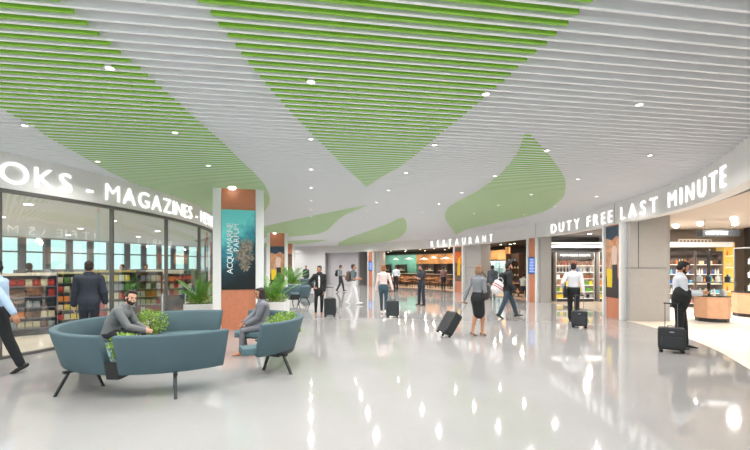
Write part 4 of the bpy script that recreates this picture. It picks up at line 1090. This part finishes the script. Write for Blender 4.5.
# ------------------------------------------------------------------ merchandise
PC = {'red': S(190, 48, 38), 'orange': S(226, 128, 48), 'yellow': S(228, 198, 52), 'white': S(228, 226, 218), 'cream': S(220, 202, 168), 'green': S(96, 142, 70), 'blue': S(58, 96, 160), 'cyan': S(110, 180, 200), 'brown': S(116, 74, 50), 'black': S(40, 40, 44), 'pink': S(208, 130, 130), 'silver': S(160, 164, 168)}
PM = {k: mat('pack_'+k, v, .4, var=.12, vscale=25) for k, v in PC.items()}
PROTO = {}
def proto(kind, col):
    key = (kind, col)
    if key in PROTO: return PROTO[key]
    m = MB()
    if kind == 'magazine': m.box((0, 0, .14), (.20, .012, .28), M=Matrix.Rotation(R(-8), 3, 'X'))
    elif kind == 'book': m.box((0, 0, .11), (.15, .035, .22))
    elif kind == 'snack_packet': m.rings([[(-.08, -.004, 0), (.08, -.004, 0), (.08, .004, 0), (-.08, .004, 0)], [(-.075, -.03, .05), (.075, -.03, .05), (.075, .03, .05), (-.075, .03, .05)], [(-.075, -.03, .15), (.075, -.03, .15), (.075, .03, .15), (-.075, .03, .15)], [(-.08, -.004, .20), (.08, -.004, .20), (.08, .004, .20), (-.08, .004, .20)]])
    elif kind == 'carton': m.box((0, 0, .09), (.15, .10, .18))
    elif kind == 'bottle': m.lathe([(.002, 0), (.036, .0), (.038, .01), (.038, .15), (.032, .18), (.013, .205), (.013, .25), (.016, .252), (.016, .275), (.002, .276)], n=10)
    elif kind == 'perfume_bottle': m.box((0, 0, .05), (.07, .035, .10)); m.lathe([(.002, .10), (.013, .10), (.013, .135), (.002, .136)], n=8)
    elif kind == 'jar': m.lathe([(.002, 0), (.045, 0), (.048, .01), (.048, .09), (.04, .10), (.042, .103), (.042, .125), (.002, .126)], n=10)
    me = m.mesh(kind, PM[col], False); PROTO[key] = me; return me
CNT = {}
def put(kind, col, p, rz, label, group, sc=1.0):
    CNT[kind] = CNT.get(kind, 0)+1
    o = bpy.data.objects.new(kind, proto(kind, col)); COL.objects.link(o); o.location = p; o.rotation_euler = (0, 0, rz); o.scale = (sc, sc, sc)
    o['label'] = label; o['category'] = {'snack_packet': 'packet', 'perfume_bottle': 'bottle'}.get(kind, kind); o['group'] = group
def rack(px, t, yaw, L, h, name, label, where, rows, levels=4, mt=None, header=None, depth=.42, z0=.12, dens=.165, lit=False, sc=.82, cat='shelf unit', loc=None, z1=None):
    """rows: list of (kind, [colours]) from the top shelf down; the unit faces local -y"""
    x, y = (lat(px, t), t) if loc is None else loc
    root = empty(name, (x, y, 0), yaw, label, cat); mt = mt or mat('rack_grey', S(120, 120, 122), .5)
    MB().box((0, depth*.5-.01, h/2), (L, .02, h)).build('back_panel', mt, root)
    for s_ in (-1, 1): MB().box((s_*(L/2-.012), 0, h/2), (.024, depth-.02, h)).build('side_panel', mt, root)
    MB().box((0, 0, z0/2), (L-.05, depth-.04, z0)).build('plinth', M_DARKP, root)
    top = z1 or h
    if header:
        MB().box((0, -.0, top+.5*(h-top)), (L-.05, depth-.03, h-top)).build('header', mat('header_'+nm_(header), header, .5), root)
    c, s = math.cos(yaw), math.sin(yaw); n = len(rows); gap = (top-z0-.05)/n
    for k, (kind, cols) in enumerate(rows):
        z = top-.03-gap*(k+1)+.03
        MB().box((0, -.01, z-.01), (L-.05, depth-.06, .02)).build('shelf', mt if not lit else mat('lit_shelf', S(225, 222, 215), .4, emit=.5, ecol=S(255, 244, 228)), root)
        m_ = max(1, int((L-.1)/(dens*sc)))
        for q in range(m_):
            if random.random() < .05: continue
            lx = -L/2+.05+(L-.1)*(q+.5)/m_; ly = -depth*.22
            col = cols[(q*len(cols)//m_+random.choice((0, 0, 1))) % len(cols)]
            put(kind, col, (x+c*lx-s*ly, y+s*lx+c*ly, z+.001), yaw, '%s on the %s shelf of the %s' % (kind.replace('_', ' '), ('top', 'second', 'third', 'fourth', 'fifth', 'sixth')[k], where), '%s on shelf %d of the %s' % (kind.replace('_', ' ')+'s', k+1, where), sc*min(1, (gap-.04)/.28) if kind in ('magazine', 'bottle') else sc)
    return root
random.seed(11)
MAG, SNK, CRT, BK = 'magazine', 'snack_packet', 'carton', 'book'
warm = ['red', 'white', 'orange', 'cream']; yel = ['yellow', 'orange', 'red', 'yellow']; mix = ['white', 'blue', 'red', 'cream', 'green']; dark = ['brown', 'black', 'silver', 'cream']
L1, L2 = mat('rack_lilac', S(118, 112, 122), .4), mat('rack_dark', S(74, 78, 76), .5)
PK = 'snack_packet'
rack(25, 9.9, R(40), 1.25, 1.5, 'magazine_rack', 'grey rack with red goods just inside the leftmost glass', 'leftmost rack by the glass', [(PK, ['red', 'brown', 'red', 'cream']), (BK, ['red', 'brown', 'brown']), (CRT, ['brown', 'silver', 'black']), (CRT, ['silver', 'orange', 'brown', 'cream']), (PK, ['silver', 'cream', 'brown'])], mt=L1, header=S(214, 196, 180), z1=1.44)
rack(57, 11.5, R(36), 1.3, 1.5, 'shelf_unit', 'bookshop shelf with yellow and red packets left of the suited man', 'rack left of the suited man', [(PK, ['cream', 'white', 'green', 'cream']), (PK, ['yellow', 'orange', 'cream', 'red']), (CRT, ['red', 'cream', 'orange', 'silver']), (PK, ['orange', 'red', 'cream', 'yellow']), (CRT, ['yellow', 'cream', 'red'])], mt=L2, header=S(196, 188, 150), z1=1.45)
rack(77, 12.7, R(36), 1.15, 1.5, 'shelf_unit', 'bookshop shelf of mixed packets right behind the suited man', 'rack behind the suited man', [(CRT, mix), (PK, mix), (PK, yel), (BK, ['white', 'cream', 'blue']), (CRT, ['white', 'cream', 'yellow'])], mt=L2, header=S(190, 184, 160), z1=1.45)
rack(113, 12.2, R(32), 1.25, 1.55, 'magazine_rack', 'dark magazine rack with yellow sign boards above the seated man', 'rack above the seated man', [(MAG, ['yellow', 'yellow', 'white']), (BK, ['black', 'cream', 'silver', 'green']), (MAG, ['white', 'red', 'cream']), (MAG, ['red', 'white', 'silver']), (BK, ['red', 'cream', 'black'])], mt=L2, header=S(200, 176, 96), z1=1.49)
rack(143, 13.4, R(30), 1.15, 1.5, 'magazine_rack', 'magazine rack with red and white covers right of the seated man', 'rack right of the seated man', [(BK, dark), (MAG, ['cream', 'silver', 'green', 'white']), (BK, ['cream', 'white', 'orange']), (MAG, ['red', 'white', 'cream']), (BK, ['red', 'white', 'red'])], mt=mat('rack_redgrey', S(150, 110, 104), .5), header=S(84, 84, 80), z1=1.45)
rack(165, 14.2, R(28), 1.2, 1.55, 'magazine_rack', 'rack with bright red boxes and a cream header behind the middle glass', 'red rack behind the middle glass', [(CRT, ['red', 'orange', 'red']), (CRT, ['red', 'black', 'cream']), (MAG, ['orange', 'red', 'white']), (BK, ['white', 'red', 'black']), (MAG, ['white', 'red'])], header=S(226, 216, 194), z1=1.42)
rack(188, 16.0, R(25), 1.3, 1.5, 'shelf_unit', 'shelf of dark and red goods nearest the palm planter glass', 'rack nearest the palm planter', [(CRT, ['black', 'red', 'brown']), (BK, ['green', 'cream', 'brown']), (BK, dark), (PK, warm)], mt=L2)
for px, t, lab, colr in ((42, 14.6, 'second row shelf behind the leftmost rack', mix), (98, 15.9, 'second row shelf behind the yellow sign rack', dark), (130, 17.4, 'second row shelf behind the middle magazine racks', mix), (66, 17.6, 'third row shelf left of the yellow sign rack', warm), (152, 20.2, 'third row shelf before the daylight windows', dark), (181, 22.0, 'third row shelf nearest the end of the shop', warm)):
    rack(px, t, R(34), 1.5, 1.55, 'shelf_unit', lab+' in the bookshop', lab, [(CRT, colr), (BK, dark), (CRT, mix)], mt=mat('rack_grey', (0, 0, 0)), dens=.24)
# round-topped display arch and sandwich board seen inside
o = empty('newspaper_stand', (lat(174, 13.0), 13.0, 0), R(25), 'white framed sandwich board standing inside behind the sofa', 'stand')
MB().box((0, 0, .38), (.62, .04, .76), M=Matrix.Rotation(R(-14), 3, 'X')).build('board', mat('slate_board', S(60, 62, 66), .5), o)
for s_ in (-1, 1): MB().tube([(s_*.33, -.10, .0), (s_*.33, .09, .78)], .02, 8).build('frame_rail', M_WHITE, o)
for px, t in ((137, 15.0), (52, 13.2)):
    o = empty('display_arch', (lat(px, t), t, 0), R(30), 'dark round-topped display bin inside the bookshop '+('behind the middle rack' if px > 100 else 'near the leftmost racks'), 'display')
    MB().box((0, 0, .55), (1.0, .35, 1.1)).build('bin', mat('rack_dark', (0, 0, 0)), o)
    m = MB(); m.tube([(-.48+.96*(1-math.cos(PI*k/12))/2*1.0, 0, 1.1+.38*math.sin(PI*k/12)) for k in range(13)], .045, 8); m.build('arch', mat('rack_dark', (0, 0, 0)), o, True)

# --- middle shop shelves
SGN = {}
def sign_text(txt, parent, cx, y, z, h, m, w=None):
    W = [.3*h if c == ' ' else glyph(c, h, .002, .004)[1] for c in txt]; g = h*.12; tot = sum(W)+g*(len(txt)-1); x = cx-tot/2
    for c, wd in zip(txt, W):
        if c != ' ':
            o = bpy.data.objects.new('letter', SGN.setdefault((c, h), glyph(c, h, .002, .004)[0].copy())); COL.objects.link(o); o.parent = parent; o.data.materials.clear(); o.data.materials.append(mat('sign_white', S(232, 232, 230), .5))
            o.matrix_local = Matrix.Translation((x, y-.003, z)) @ Matrix(((1, 0, 0), (0, 0, -1), (0, 1, 0))).to_4x4()
        x += wd+g
BOT = 'bottle'
mid_rows = [(BOT, ['brown', 'red', 'brown']), (BOT, ['black', 'blue', 'silver']), (CRT, ['brown', 'white', 'brown']), (SNK, ['yellow', 'orange', 'green']), (CRT, ['green', 'yellow', 'green']), (CRT, ['black', 'yellow', 'silver'])]
for cx, lab in ((9.50, 'lit shelf facing the man in white shirt'), (11.55, 'lit shelf beside the travel poster pillar')):
    r_ = rack(0, 0, R(0), 1.82, 2.36, 'shelf_unit', 'tall '+lab, lab, mid_rows, header=S(44, 42, 42), z1=2.03, loc=(cx, 19.6), lit=True, dens=.15, mt=mat('taupe_cabinet', S(176, 168, 160), .5), sc=1.0)
    sign_text('PORTUGUESE BISCUITS', r_, 0, -.20, 2.16, .095, None)
    l = bpy.data.lights.new('shelf_lamp', 'AREA'); l.shape = 'RECTANGLE'; l.size = 1.8; l.size_y = .1; l.energy = 30; l.color = (1, .96, .9)
    lo = bpy.data.objects.new('shelf_lamp', l); COL.objects.link(lo); lo.location = (cx, 18.7, 2.6); lo.rotation_euler = (R(45), 0, 0)
o = MB().box((10.6, 19.5, 2.78), (6, .10, .09)).build('trim_11', mat('cove_strip', S(200, 198, 190), .5, emit=.45)); struct(o)
struct(MB().box((10.6, 19.85, 2.62), (6, 1.2, .12)).build('trim_12', M_WHITE))
# --- duty free shelves
M_DFR = mat('shop_dark_cabinet', S(120, 106, 98), .45)
cols_df = [[(BOT, ['brown', 'cream', 'orange']), (BOT, ['blue', 'cyan', 'white']), (CRT, ['blue', 'white', 'cyan']), (BOT, ['white', 'silver', 'cyan']), (CRT, ['cyan', 'white', 'pink'])],
           [(CRT, ['brown', 'cream', 'black']), (BOT, ['white', 'pink', 'blue']), (BOT, ['silver', 'orange', 'yellow']), (CRT, ['white', 'cyan']), (CRT, ['white', 'silver'])]]
for i, cx in enumerate((12.55, 13.70)):
    rack(0, 0, 0, 1.1, 2.30, 'shelf_unit', 'lit perfume wall shelf '+('behind the bearded man with the phone' if i == 0 else 'behind the nearer wooden counter'), ('perfume wall shelf behind the bearded man', 'perfume wall shelf behind the wooden counter')[i], cols_df[i], header=S(60, 50, 46), z1=2.15, loc=(cx, 16.95), lit=True, dens=.13, mt=M_DFR)
rack(0, 0, 0, .42, 2.65, 'shelf_unit', 'narrow bright golden shelf against the dark wall on the right', 'narrow golden shelf', [(BOT, ['yellow', 'orange']), (BOT, ['cream', 'yellow']), (BOT, ['yellow', 'brown']), (BOT, ['orange', 'cream']), (CRT, ['yellow', 'cyan'])], z1=2.6, loc=(14.52, 16.95), lit=True, dens=.12, mt=mat('gold_back', S(214, 180, 90), .4, emit=.35, ecol=S(255, 214, 120)))
struct(MB().box((13.2, 16.8, 2.56), (2.6, .5, .20)).build('trim_13', M_WHITE))
b = struct(MB().box((13.2, 16.6, 2.50), (2.5, .05, .05)).build('trim_14', mat('cove_strip', (0, 0, 0))))
o = empty('brand_strip', (13.0, 16.62, 2.635), R(0), 'pale strip of small logos above the perfume shelves', 'sign')
MB().box((0, 0, .06), (1.35, .03, .17)).build('strip', mat('strip_cream', S(214, 200, 186), .5), o)
for k in range(9): MB().lathe([(.02, -.004), (.045, -.004), (.045, .004), (.02, .004), (.02, -.004)], n=12).build('logo_ring', mat('strip_brown', S(120, 84, 70), .5), o, loc=(-.58+.145*k, -.02, .06)).rotation_euler = (R(90), 0, 0)
struct(MB().box((16.9, 16.2, 1.61), (4.0, .6, 3.22)).build('wall_dark_right', mat('near_black_wall', S(44, 43, 44), .5)))
def island(px, t, label, r=.44, h=.76, where='', yaw=0):
    root = empty('display_counter', (lat(px, t), t, 0), yaw, label, 'counter'); n = 10
    m = MB(); m.lathe([(.001, .0), (r-.03, .0), (r-.03, .12), (.001, .12)], n=n); m.build('plinth', M_BLACK, root)
    m = MB(); m.lathe([(.001, .12), (r, .12), (r, h), (.001, h)], n=n); m.build('wooden_base', M_WOOD, root)
    m = MB(); m.lathe([(.001, h), (r+.015, h), (r+.015, h+.03), (.001, h+.03)], n=n); m.build('top', mat('counter_dark_glass', S(48, 48, 52), .15), root)
    return root
i1 = island(712, 12.45, 'round wooden display counter right of the bearded man', .44, .76)
MB().tube([(-.02, .1, .79), (-.02, .1, 2.15)], .045, 12).build('post', M_DARKP, i1)
MB().box((0, .0, 1.19), (1.15, .5, .025)).build('tier', mat('clear_shelf_grey', S(110, 112, 116), .2), i1)
for k in range(9):
    a = k/9*2*PI; X_, Y_ = i1.location.x+.30*math.cos(a), i1.location.y+.30*math.sin(a)
    put('perfume_bottle', random.choice(['silver', 'cream', 'black', 'white']), (X_, Y_, .792), a, 'small perfume bottle on the round wooden counter top', 'perfume bottles on the round counter', 1.5)
for k in range(8):
    put('perfume_bottle', random.choice(['silver', 'white', 'black', 'cyan']), (i1.location.x-.5+.143*k, 12.33+.12*(k % 2), 1.204), 0, 'perfume bottle on the raised tier above the round counter', 'perfume bottles on the raised tier', 1.6)
i2 = island(756, 13.6, 'second wooden counter at the right edge below a glass showcase', .62, .80)
o = empty('glass_showcase', (i2.location.x, i2.location.y, .835), 0, 'framed glass showcase standing on the counter at the right edge', 'showcase')
for sx in (-1, 1):
    for sy in (-1, 1): MB().box((sx*.38, sy*.38, .72), (.035, .035, 1.44)).build('frame_post', M_METAL, o)
MB().box((0, 0, 1.455), (.80, .80, .03)).build('frame_top', M_METAL, o); MB().box((0, -.38, .72), (.72, .008, 1.40)).build('front_glass', M_CLEAR, o)
for z in (.02, .45, .90):
    MB().box((0, 0, z), (.72, .72, .012)).build('glass_shelf', M_CLEAR, o)
    for k in range(4): put('perfume_bottle', random.choice(['silver', 'cream', 'white']), (i2.location.x-.27+.18*k, i2.location.y-.1, .835+z+.008), 0, 'bottle in the glass showcase at height %s' % {.02: 'low', .45: 'middle', .90: 'top'}[z], 'bottles in the showcase, %s shelf' % {.02: 'low', .45: 'middle', .90: 'top'}[z], 1.8)
o = empty('hanging_sign', (lat(718, 13.4), 13.4, 2.64), R(-6), 'black hanging box sign with small white lettering in the duty free shop', 'sign')
MB().box((0, 0, .11), (1.15, .3, .22)).build('sign_box', M_BLACK, o, bevel=.01)
sign_text('COSMETICS', o, -.15, -.152, .07, .09, None)
for s_ in (-1, 1): MB().tube([(s_*.4, 0, .22), (s_*.4, 0, .58)], .008, 6).build('hanger', M_METAL, o)
def disc_lamp(p, r, label, group, m=M_LENS, e=0, col=(1, .95, .88), globe=False):
    o = empty('round_ceiling_lamp', p, 0, label, 'ceiling light', group)
    (MB().ell((0, 0, -.06), (r*.75, r*.75, r*.6)) if globe else MB().lathe([(.001, -.012), (r*.9, -.012), (r, .0), (.001, .0)], n=20)).build('diffuser', m, o, True)
    if e:
        l = bpy.data.lights.new('shop_lamp', 'AREA'); l.shape = 'DISK'; l.size = r*2; l.energy = e; l.color = col
        lo = bpy.data.objects.new('shop_lamp', l); COL.objects.link(lo); lo.location = (p[0], p[1], p[2]-(.16 if globe else .03))
for px, py in ((676, 225), (700, 222.5), (734, 217.5), (687, 234)):
    g = ground(px, py, 3.2); disc_lamp((g.x, g.y, 3.218), .13, 'round white lamp in the beige duty free ceiling', 'round lamps of the duty free ceiling', e=75, globe=True)
for p in ((9.2, 9.5), (11.5, 9.0), (12.5, 14.2), (15.0, 14.0), (9.5, 6.5)):
    disc_lamp((p[0], p[1], 3.218), .13, 'round white lamp in the beige duty free ceiling', 'round lamps of the duty free ceiling', e=75, globe=True)
for p in ((8.6, 16.6), (9.6, 18.3), (10.8, 17.6)): disc_lamp((p[0], p[1], 3.138), .09, 'round lamp in the taupe ceiling of the middle shop', 'round lamps of the middle shop', e=45)
for p in [(-7.8, 9.2), (-8.0, 12.5), (-8.5, 16), (-10.5, 8), (-10.5, 11.5), (-10.8, 15), (-11, 19), (-13, 10), (-13.3, 14), (-13.5, 18), (-11.5, 22.5), (-16, 12), (-12.5, 5.5)]:
    disc_lamp((p[0], p[1], 3.058), .09, 'small round lamp in the bookshop ceiling', 'round lamps of the bookshop ceiling', e=50, col=(1, .97, .93))

# ------------------------------------------------------------------ restaurant
def D2(px, o):
    """arc length at which the point o metres behind the shopfront shows in image column px"""
    lo, hi = D(540), D(300); best = None
    for i in range(400):
        d = lo+(hi-lo)*i/399; p, t, n = OC.at(d); q = p-n*o; e = abs(CX+FPX*q.x/q.y-px)
        if best is None or e < best[0]: best = (e, d)
    return best[1]
def rp(px, o, z=0): p, t, n = OC.at(D2(px, o)); q = p-n*o; return Vector((q.x, q.y, z)), math.atan2(-t.y, -t.x)
M_TURQ = mat('turquoise_tiles', S(120, 186, 170), .4, var=.12, vscale=3)
M_AMB = mat('amber_wood', S(206, 148, 90), .5, var=.3, vscale=1.6)
fix(struct(OC.band(D2(456, 6.8), D2(418, 6.8), -6.6, -6.98, 1.95, 2.9).build('wall_restaurant_amber', M_AMB)))
fix(struct(OC.band(D2(418, 6.8), D2(378, 6.8), -6.6, -6.98, 1.0, 2.9).build('wall_restaurant_turquoise', M_TURQ)))
fix(struct(OC.band(D2(509, 4.8), D2(478, 4.8), -4.6, -4.9, 2.2, 2.9).build('wall_restaurant_amber_right', M_AMB)))
def back_bar(px, o, L, label, where, cols):
    p, a = rp(px, o); return rack(0, 0, a, L, 1.9, 'back_bar_shelf', label, where, cols, loc=(p.x, p.y), mt=mat('bar_dark', S(60, 52, 50), .5), lit=True, dens=.22, depth=.35)
for px, L, w_ in ((386, 1.2, 'beside the far pillar'), (402, 1.2, 'behind the man in the waistcoat'), (430, 1.2, 'behind the man with folded arms'), (444, 1.2, 'behind the woman in dusty pink')):
    back_bar(px, 6.2, L, 'restaurant back bar shelf of bottles '+w_, 'back bar '+w_, [(BOT, ['brown', 'cream', 'green']), (BOT, ['silver', 'brown', 'white']), ('jar', ['white', 'cream', 'red'])])
r_ = empty('bar_counter', (0, 0, 0), 0, 'long curved bar counter at the back of the restaurant', 'counter')
fix(OC.band(D2(453, 4.6), D2(384, 4.6), -4.35, -4.9, .0065, 1.0).build('front', mat('bar_front', S(92, 70, 56), .5, var=.2, vscale=3), r_))
fix(OC.band(D2(453, 4.6), D2(384, 4.6), -4.28, -4.96, 1.0, 1.04).build('top', mat('bar_top', S(206, 190, 170), .3), r_))
fix(OC.band(D2(452, 4.6), D2(386, 4.6), -4.40, -4.42, 1.04, 1.40).build('glass_screen', M_CLEAR, r_))
def chair_proto(p, a, label):
    r_ = empty('restaurant_chair', p, a, label, 'chair', 'chairs at the restaurant tables')
    MB().box((0, 0, .45), (.42, .42, .035)).build('seat', M_OAK, r_, bevel=.01)
    MB().box((0, .2, .72), (.40, .025, .26)).build('backrest', M_OAK, r_, bevel=.01)
    for sx in (-1, 1):
        for sy in (-1, 1): MB().tube([(sx*.19, sy*.19, 0), (sx*.17, sy*.18, .78 if sy > 0 else .44)], .014, 8).build('leg', M_BLACK, r_)
    return r_
def table_proto(p, label):
    r_ = empty('restaurant_table', p, 0, label, 'table', 'tables inside the restaurant')
    MB().lathe([(.001, .72), (.38, .72), (.38, .75), (.001, .75)], n=20).build('tabletop', M_AMB, r_)
    MB().tube([(0, 0, .02), (0, 0, .72)], .03, 10).build('pedestal', M_BLACK, r_); MB().lathe([(.001, 0), (.24, 0), (.22, .02), (.001, .025)], n=18).build('foot', M_BLACK, r_)
    return r_
T0 = Ch0 = None
for i, (px, o) in enumerate(((388, 1.4), (394, 3.0), (400, 1.3), (408, 3.1), (412, 1.3), (430, 1.3), (436, 2.9), (450, 1.7), (519, 1.2))):
    p, a = rp(px, o)
    lt = 'small round wooden restaurant table with dark pedestal inside the opening'
    if T0 is None: T0 = table_proto(p, lt); t_ = T0
    else: t_ = dup(T0, p, 0)
    for k, da in enumerate((0, PI*.5, PI, PI*1.5)):
        if (i+k) % 4 == 3: continue
        q = p+Vector((math.sin(-da-a)*-.62, math.cos(-da-a)*.62, 0)) if False else p+Vector((-.62*math.sin(da+a), .62*math.cos(da+a), 0))
        lc = 'wooden restaurant chair with black legs drawn up to a round table'
        if Ch0 is None: Ch0 = chair_proto(q, da+a, lc)
        else: dup(Ch0, q, da+a)
PL = None
def pendant(p, label, group, r=.2, warm=True):
    o = empty('pendant_lamp', p, 0, label, 'lamp', group)
    MB().lathe([(.03, .16), (.05, .15), (r, .0), (r-.012, -.002), (.04, .14)], n=20).build('lamp_shade', mat('shade_white', S(232, 236, 232), .5, emit=.5, ecol=S(235, 250, 240)), o, True)
    MB().ell((0, 0, .04), (.05, .05, .05)).build('bulb', M_WARM, o, True); MB().tube([(0, 0, .15), (0, 0, 3.2-p[2])], .006, 6).build('cord', M_BLACK, o)
for px, o, z, r in ((396, 3.4, 2.35, .3), (409, 3.0, 2.35, .42), (424, 3.2, 2.3, .42), (446, 3.0, 2.3, .5), (384, 3.0, 2.5, .2), (434, 3.6, 2.4, .3)):
    p, a = rp(px, o, z); pendant(p, 'white cone pendant lamp over the restaurant bar', 'pendant lamps over the bar', r)
for i, px in enumerate((384, 391, 399, 406, 413, 420, 427, 434, 441, 449, 482, 488, 495, 501, 508, 515, 522)):
    p, a = rp(px, 1.4+1.9*(i % 2), 3.19); disc_lamp(p, .07, 'small bright spot in the dark restaurant ceiling', 'spots in the restaurant ceiling', m=M_WARM, e=26, col=(1, .88, .72))
for i, (px, o) in enumerate(((388, 5.5), (405, 5.5), (425, 5.5), (445, 5.5), (488, 3.6), (510, 3.6))):
    p, a = rp(px, o, 3.19); disc_lamp(p, .09, 'bright spot above the restaurant back bar', 'spots above the back bar', m=M_WARM, e=40, col=(1, .9, .76))
# right bay: chilled cabinets, arched wood, shelf tower
def cooler(px, o, L, label, where):
    p, a = rp(px, o); r_ = rack(0, 0, a, L, 2.1, 'drinks_cooler', label, where, [(BOT, ['white', 'cyan', 'silver']), (BOT, ['cyan', 'green', 'white']), (BOT, ['blue', 'white', 'cream']), (BOT, ['orange', 'white', 'red'])], loc=(p.x, p.y), mt=mat('cooler_white', S(176, 196, 204), .4, emit=.22, ecol=S(190, 225, 235)), lit=True, dens=.16, cat='refrigerator')
    MB().box((0, -.225, 1.05), (L-.06, .01, 1.8)).build('glass_door', M_CLEAR, r_); MB().box((0, -.235, 1.05), (.04, .02, 1.84)).build('door_frame', M_BLACK, r_)
cooler(484.0, 4.0, .8, 'lit drinks cooler at the left of the right restaurant bay', 'left cooler'); cooler(493, 4.0, .8, 'lit drinks cooler behind the person in dark grey', 'middle cooler'); cooler(502, 4.0, .8, 'lit drinks cooler behind the man in the dark jacket', 'right cooler')
p, a = rp(515, 2.6); rack(0, 0, a, 1.3, 2.5, 'shelf_tower', 'dark wooden shelf tower left of the blue screen pillar', 'shelf tower', [('jar', ['cyan', 'white']), ('jar', ['cream', 'white']), ('jar', ['orange', 'cream']), (CRT, ['blue', 'brown']), (CRT, ['brown', 'cream'])], loc=(p.x, p.y), mt=mat('tower_brown', S(96, 74, 62), .5), dens=.3)
p, a = rp(507.5, 3.4); o = empty('timber_post', (p.x, p.y, 0), a, 'broad pale timber post between the coolers and the shelf tower', 'post')
MB().box((0, 0, 1.5), (.35, .12, 3.0)).build('board', M_AMB, o); MB().box((0, 0, .05), (.42, .2, .1)).build('shoe', M_BLACK, o)
# seated guests
def guest(px, o, yaw, lab, col):
    p, a = rp(px, o); person((p.x, p.y, 0), a+yaw, lab, 1.74, skin='tan', vox=.018, pelvis=(0, 0, .56), lean=R(8), feet=((-.12, .42, .085), (.12, .42, .085)), hands=((-.12, .42, .78), (.12, .42, .78)), top='shirt', top_col=col, leg_col=S(50, 50, 58))
guest(522.5, .85, R(20), 'guest in pale top sitting at a table left of the blue screen pillar', S(200, 196, 190))
print('COUNTS', CNT)
# ------------------------------------------------------------------ camera, world, exposure
cam = bpy.data.cameras.new('camera'); co = bpy.data.objects.new('camera', cam); COL.objects.link(co)
cam.sensor_width = 36; cam.lens = 36*FPX/750; cam.shift_y = (HY-225)/750
co.location = (0, 0, CAMH); co.rotation_euler = (R(90), 0, 0); cam.clip_end = 200
SC.camera = co
w = bpy.data.worlds.new('world'); SC.world = w; w.use_nodes = True
w.node_tree.nodes['Background'].inputs['Color'].default_value = (.70, .96, .94, 1)
w.node_tree.nodes['Background'].inputs['Strength'].default_value = 1.35
SC.view_settings.view_transform = 'Standard'; SC.view_settings.look = 'None'; SC.view_settings.gamma = 1
SC.view_settings.exposure = 0.16; SC.view_settings.use_curve_mapping = False
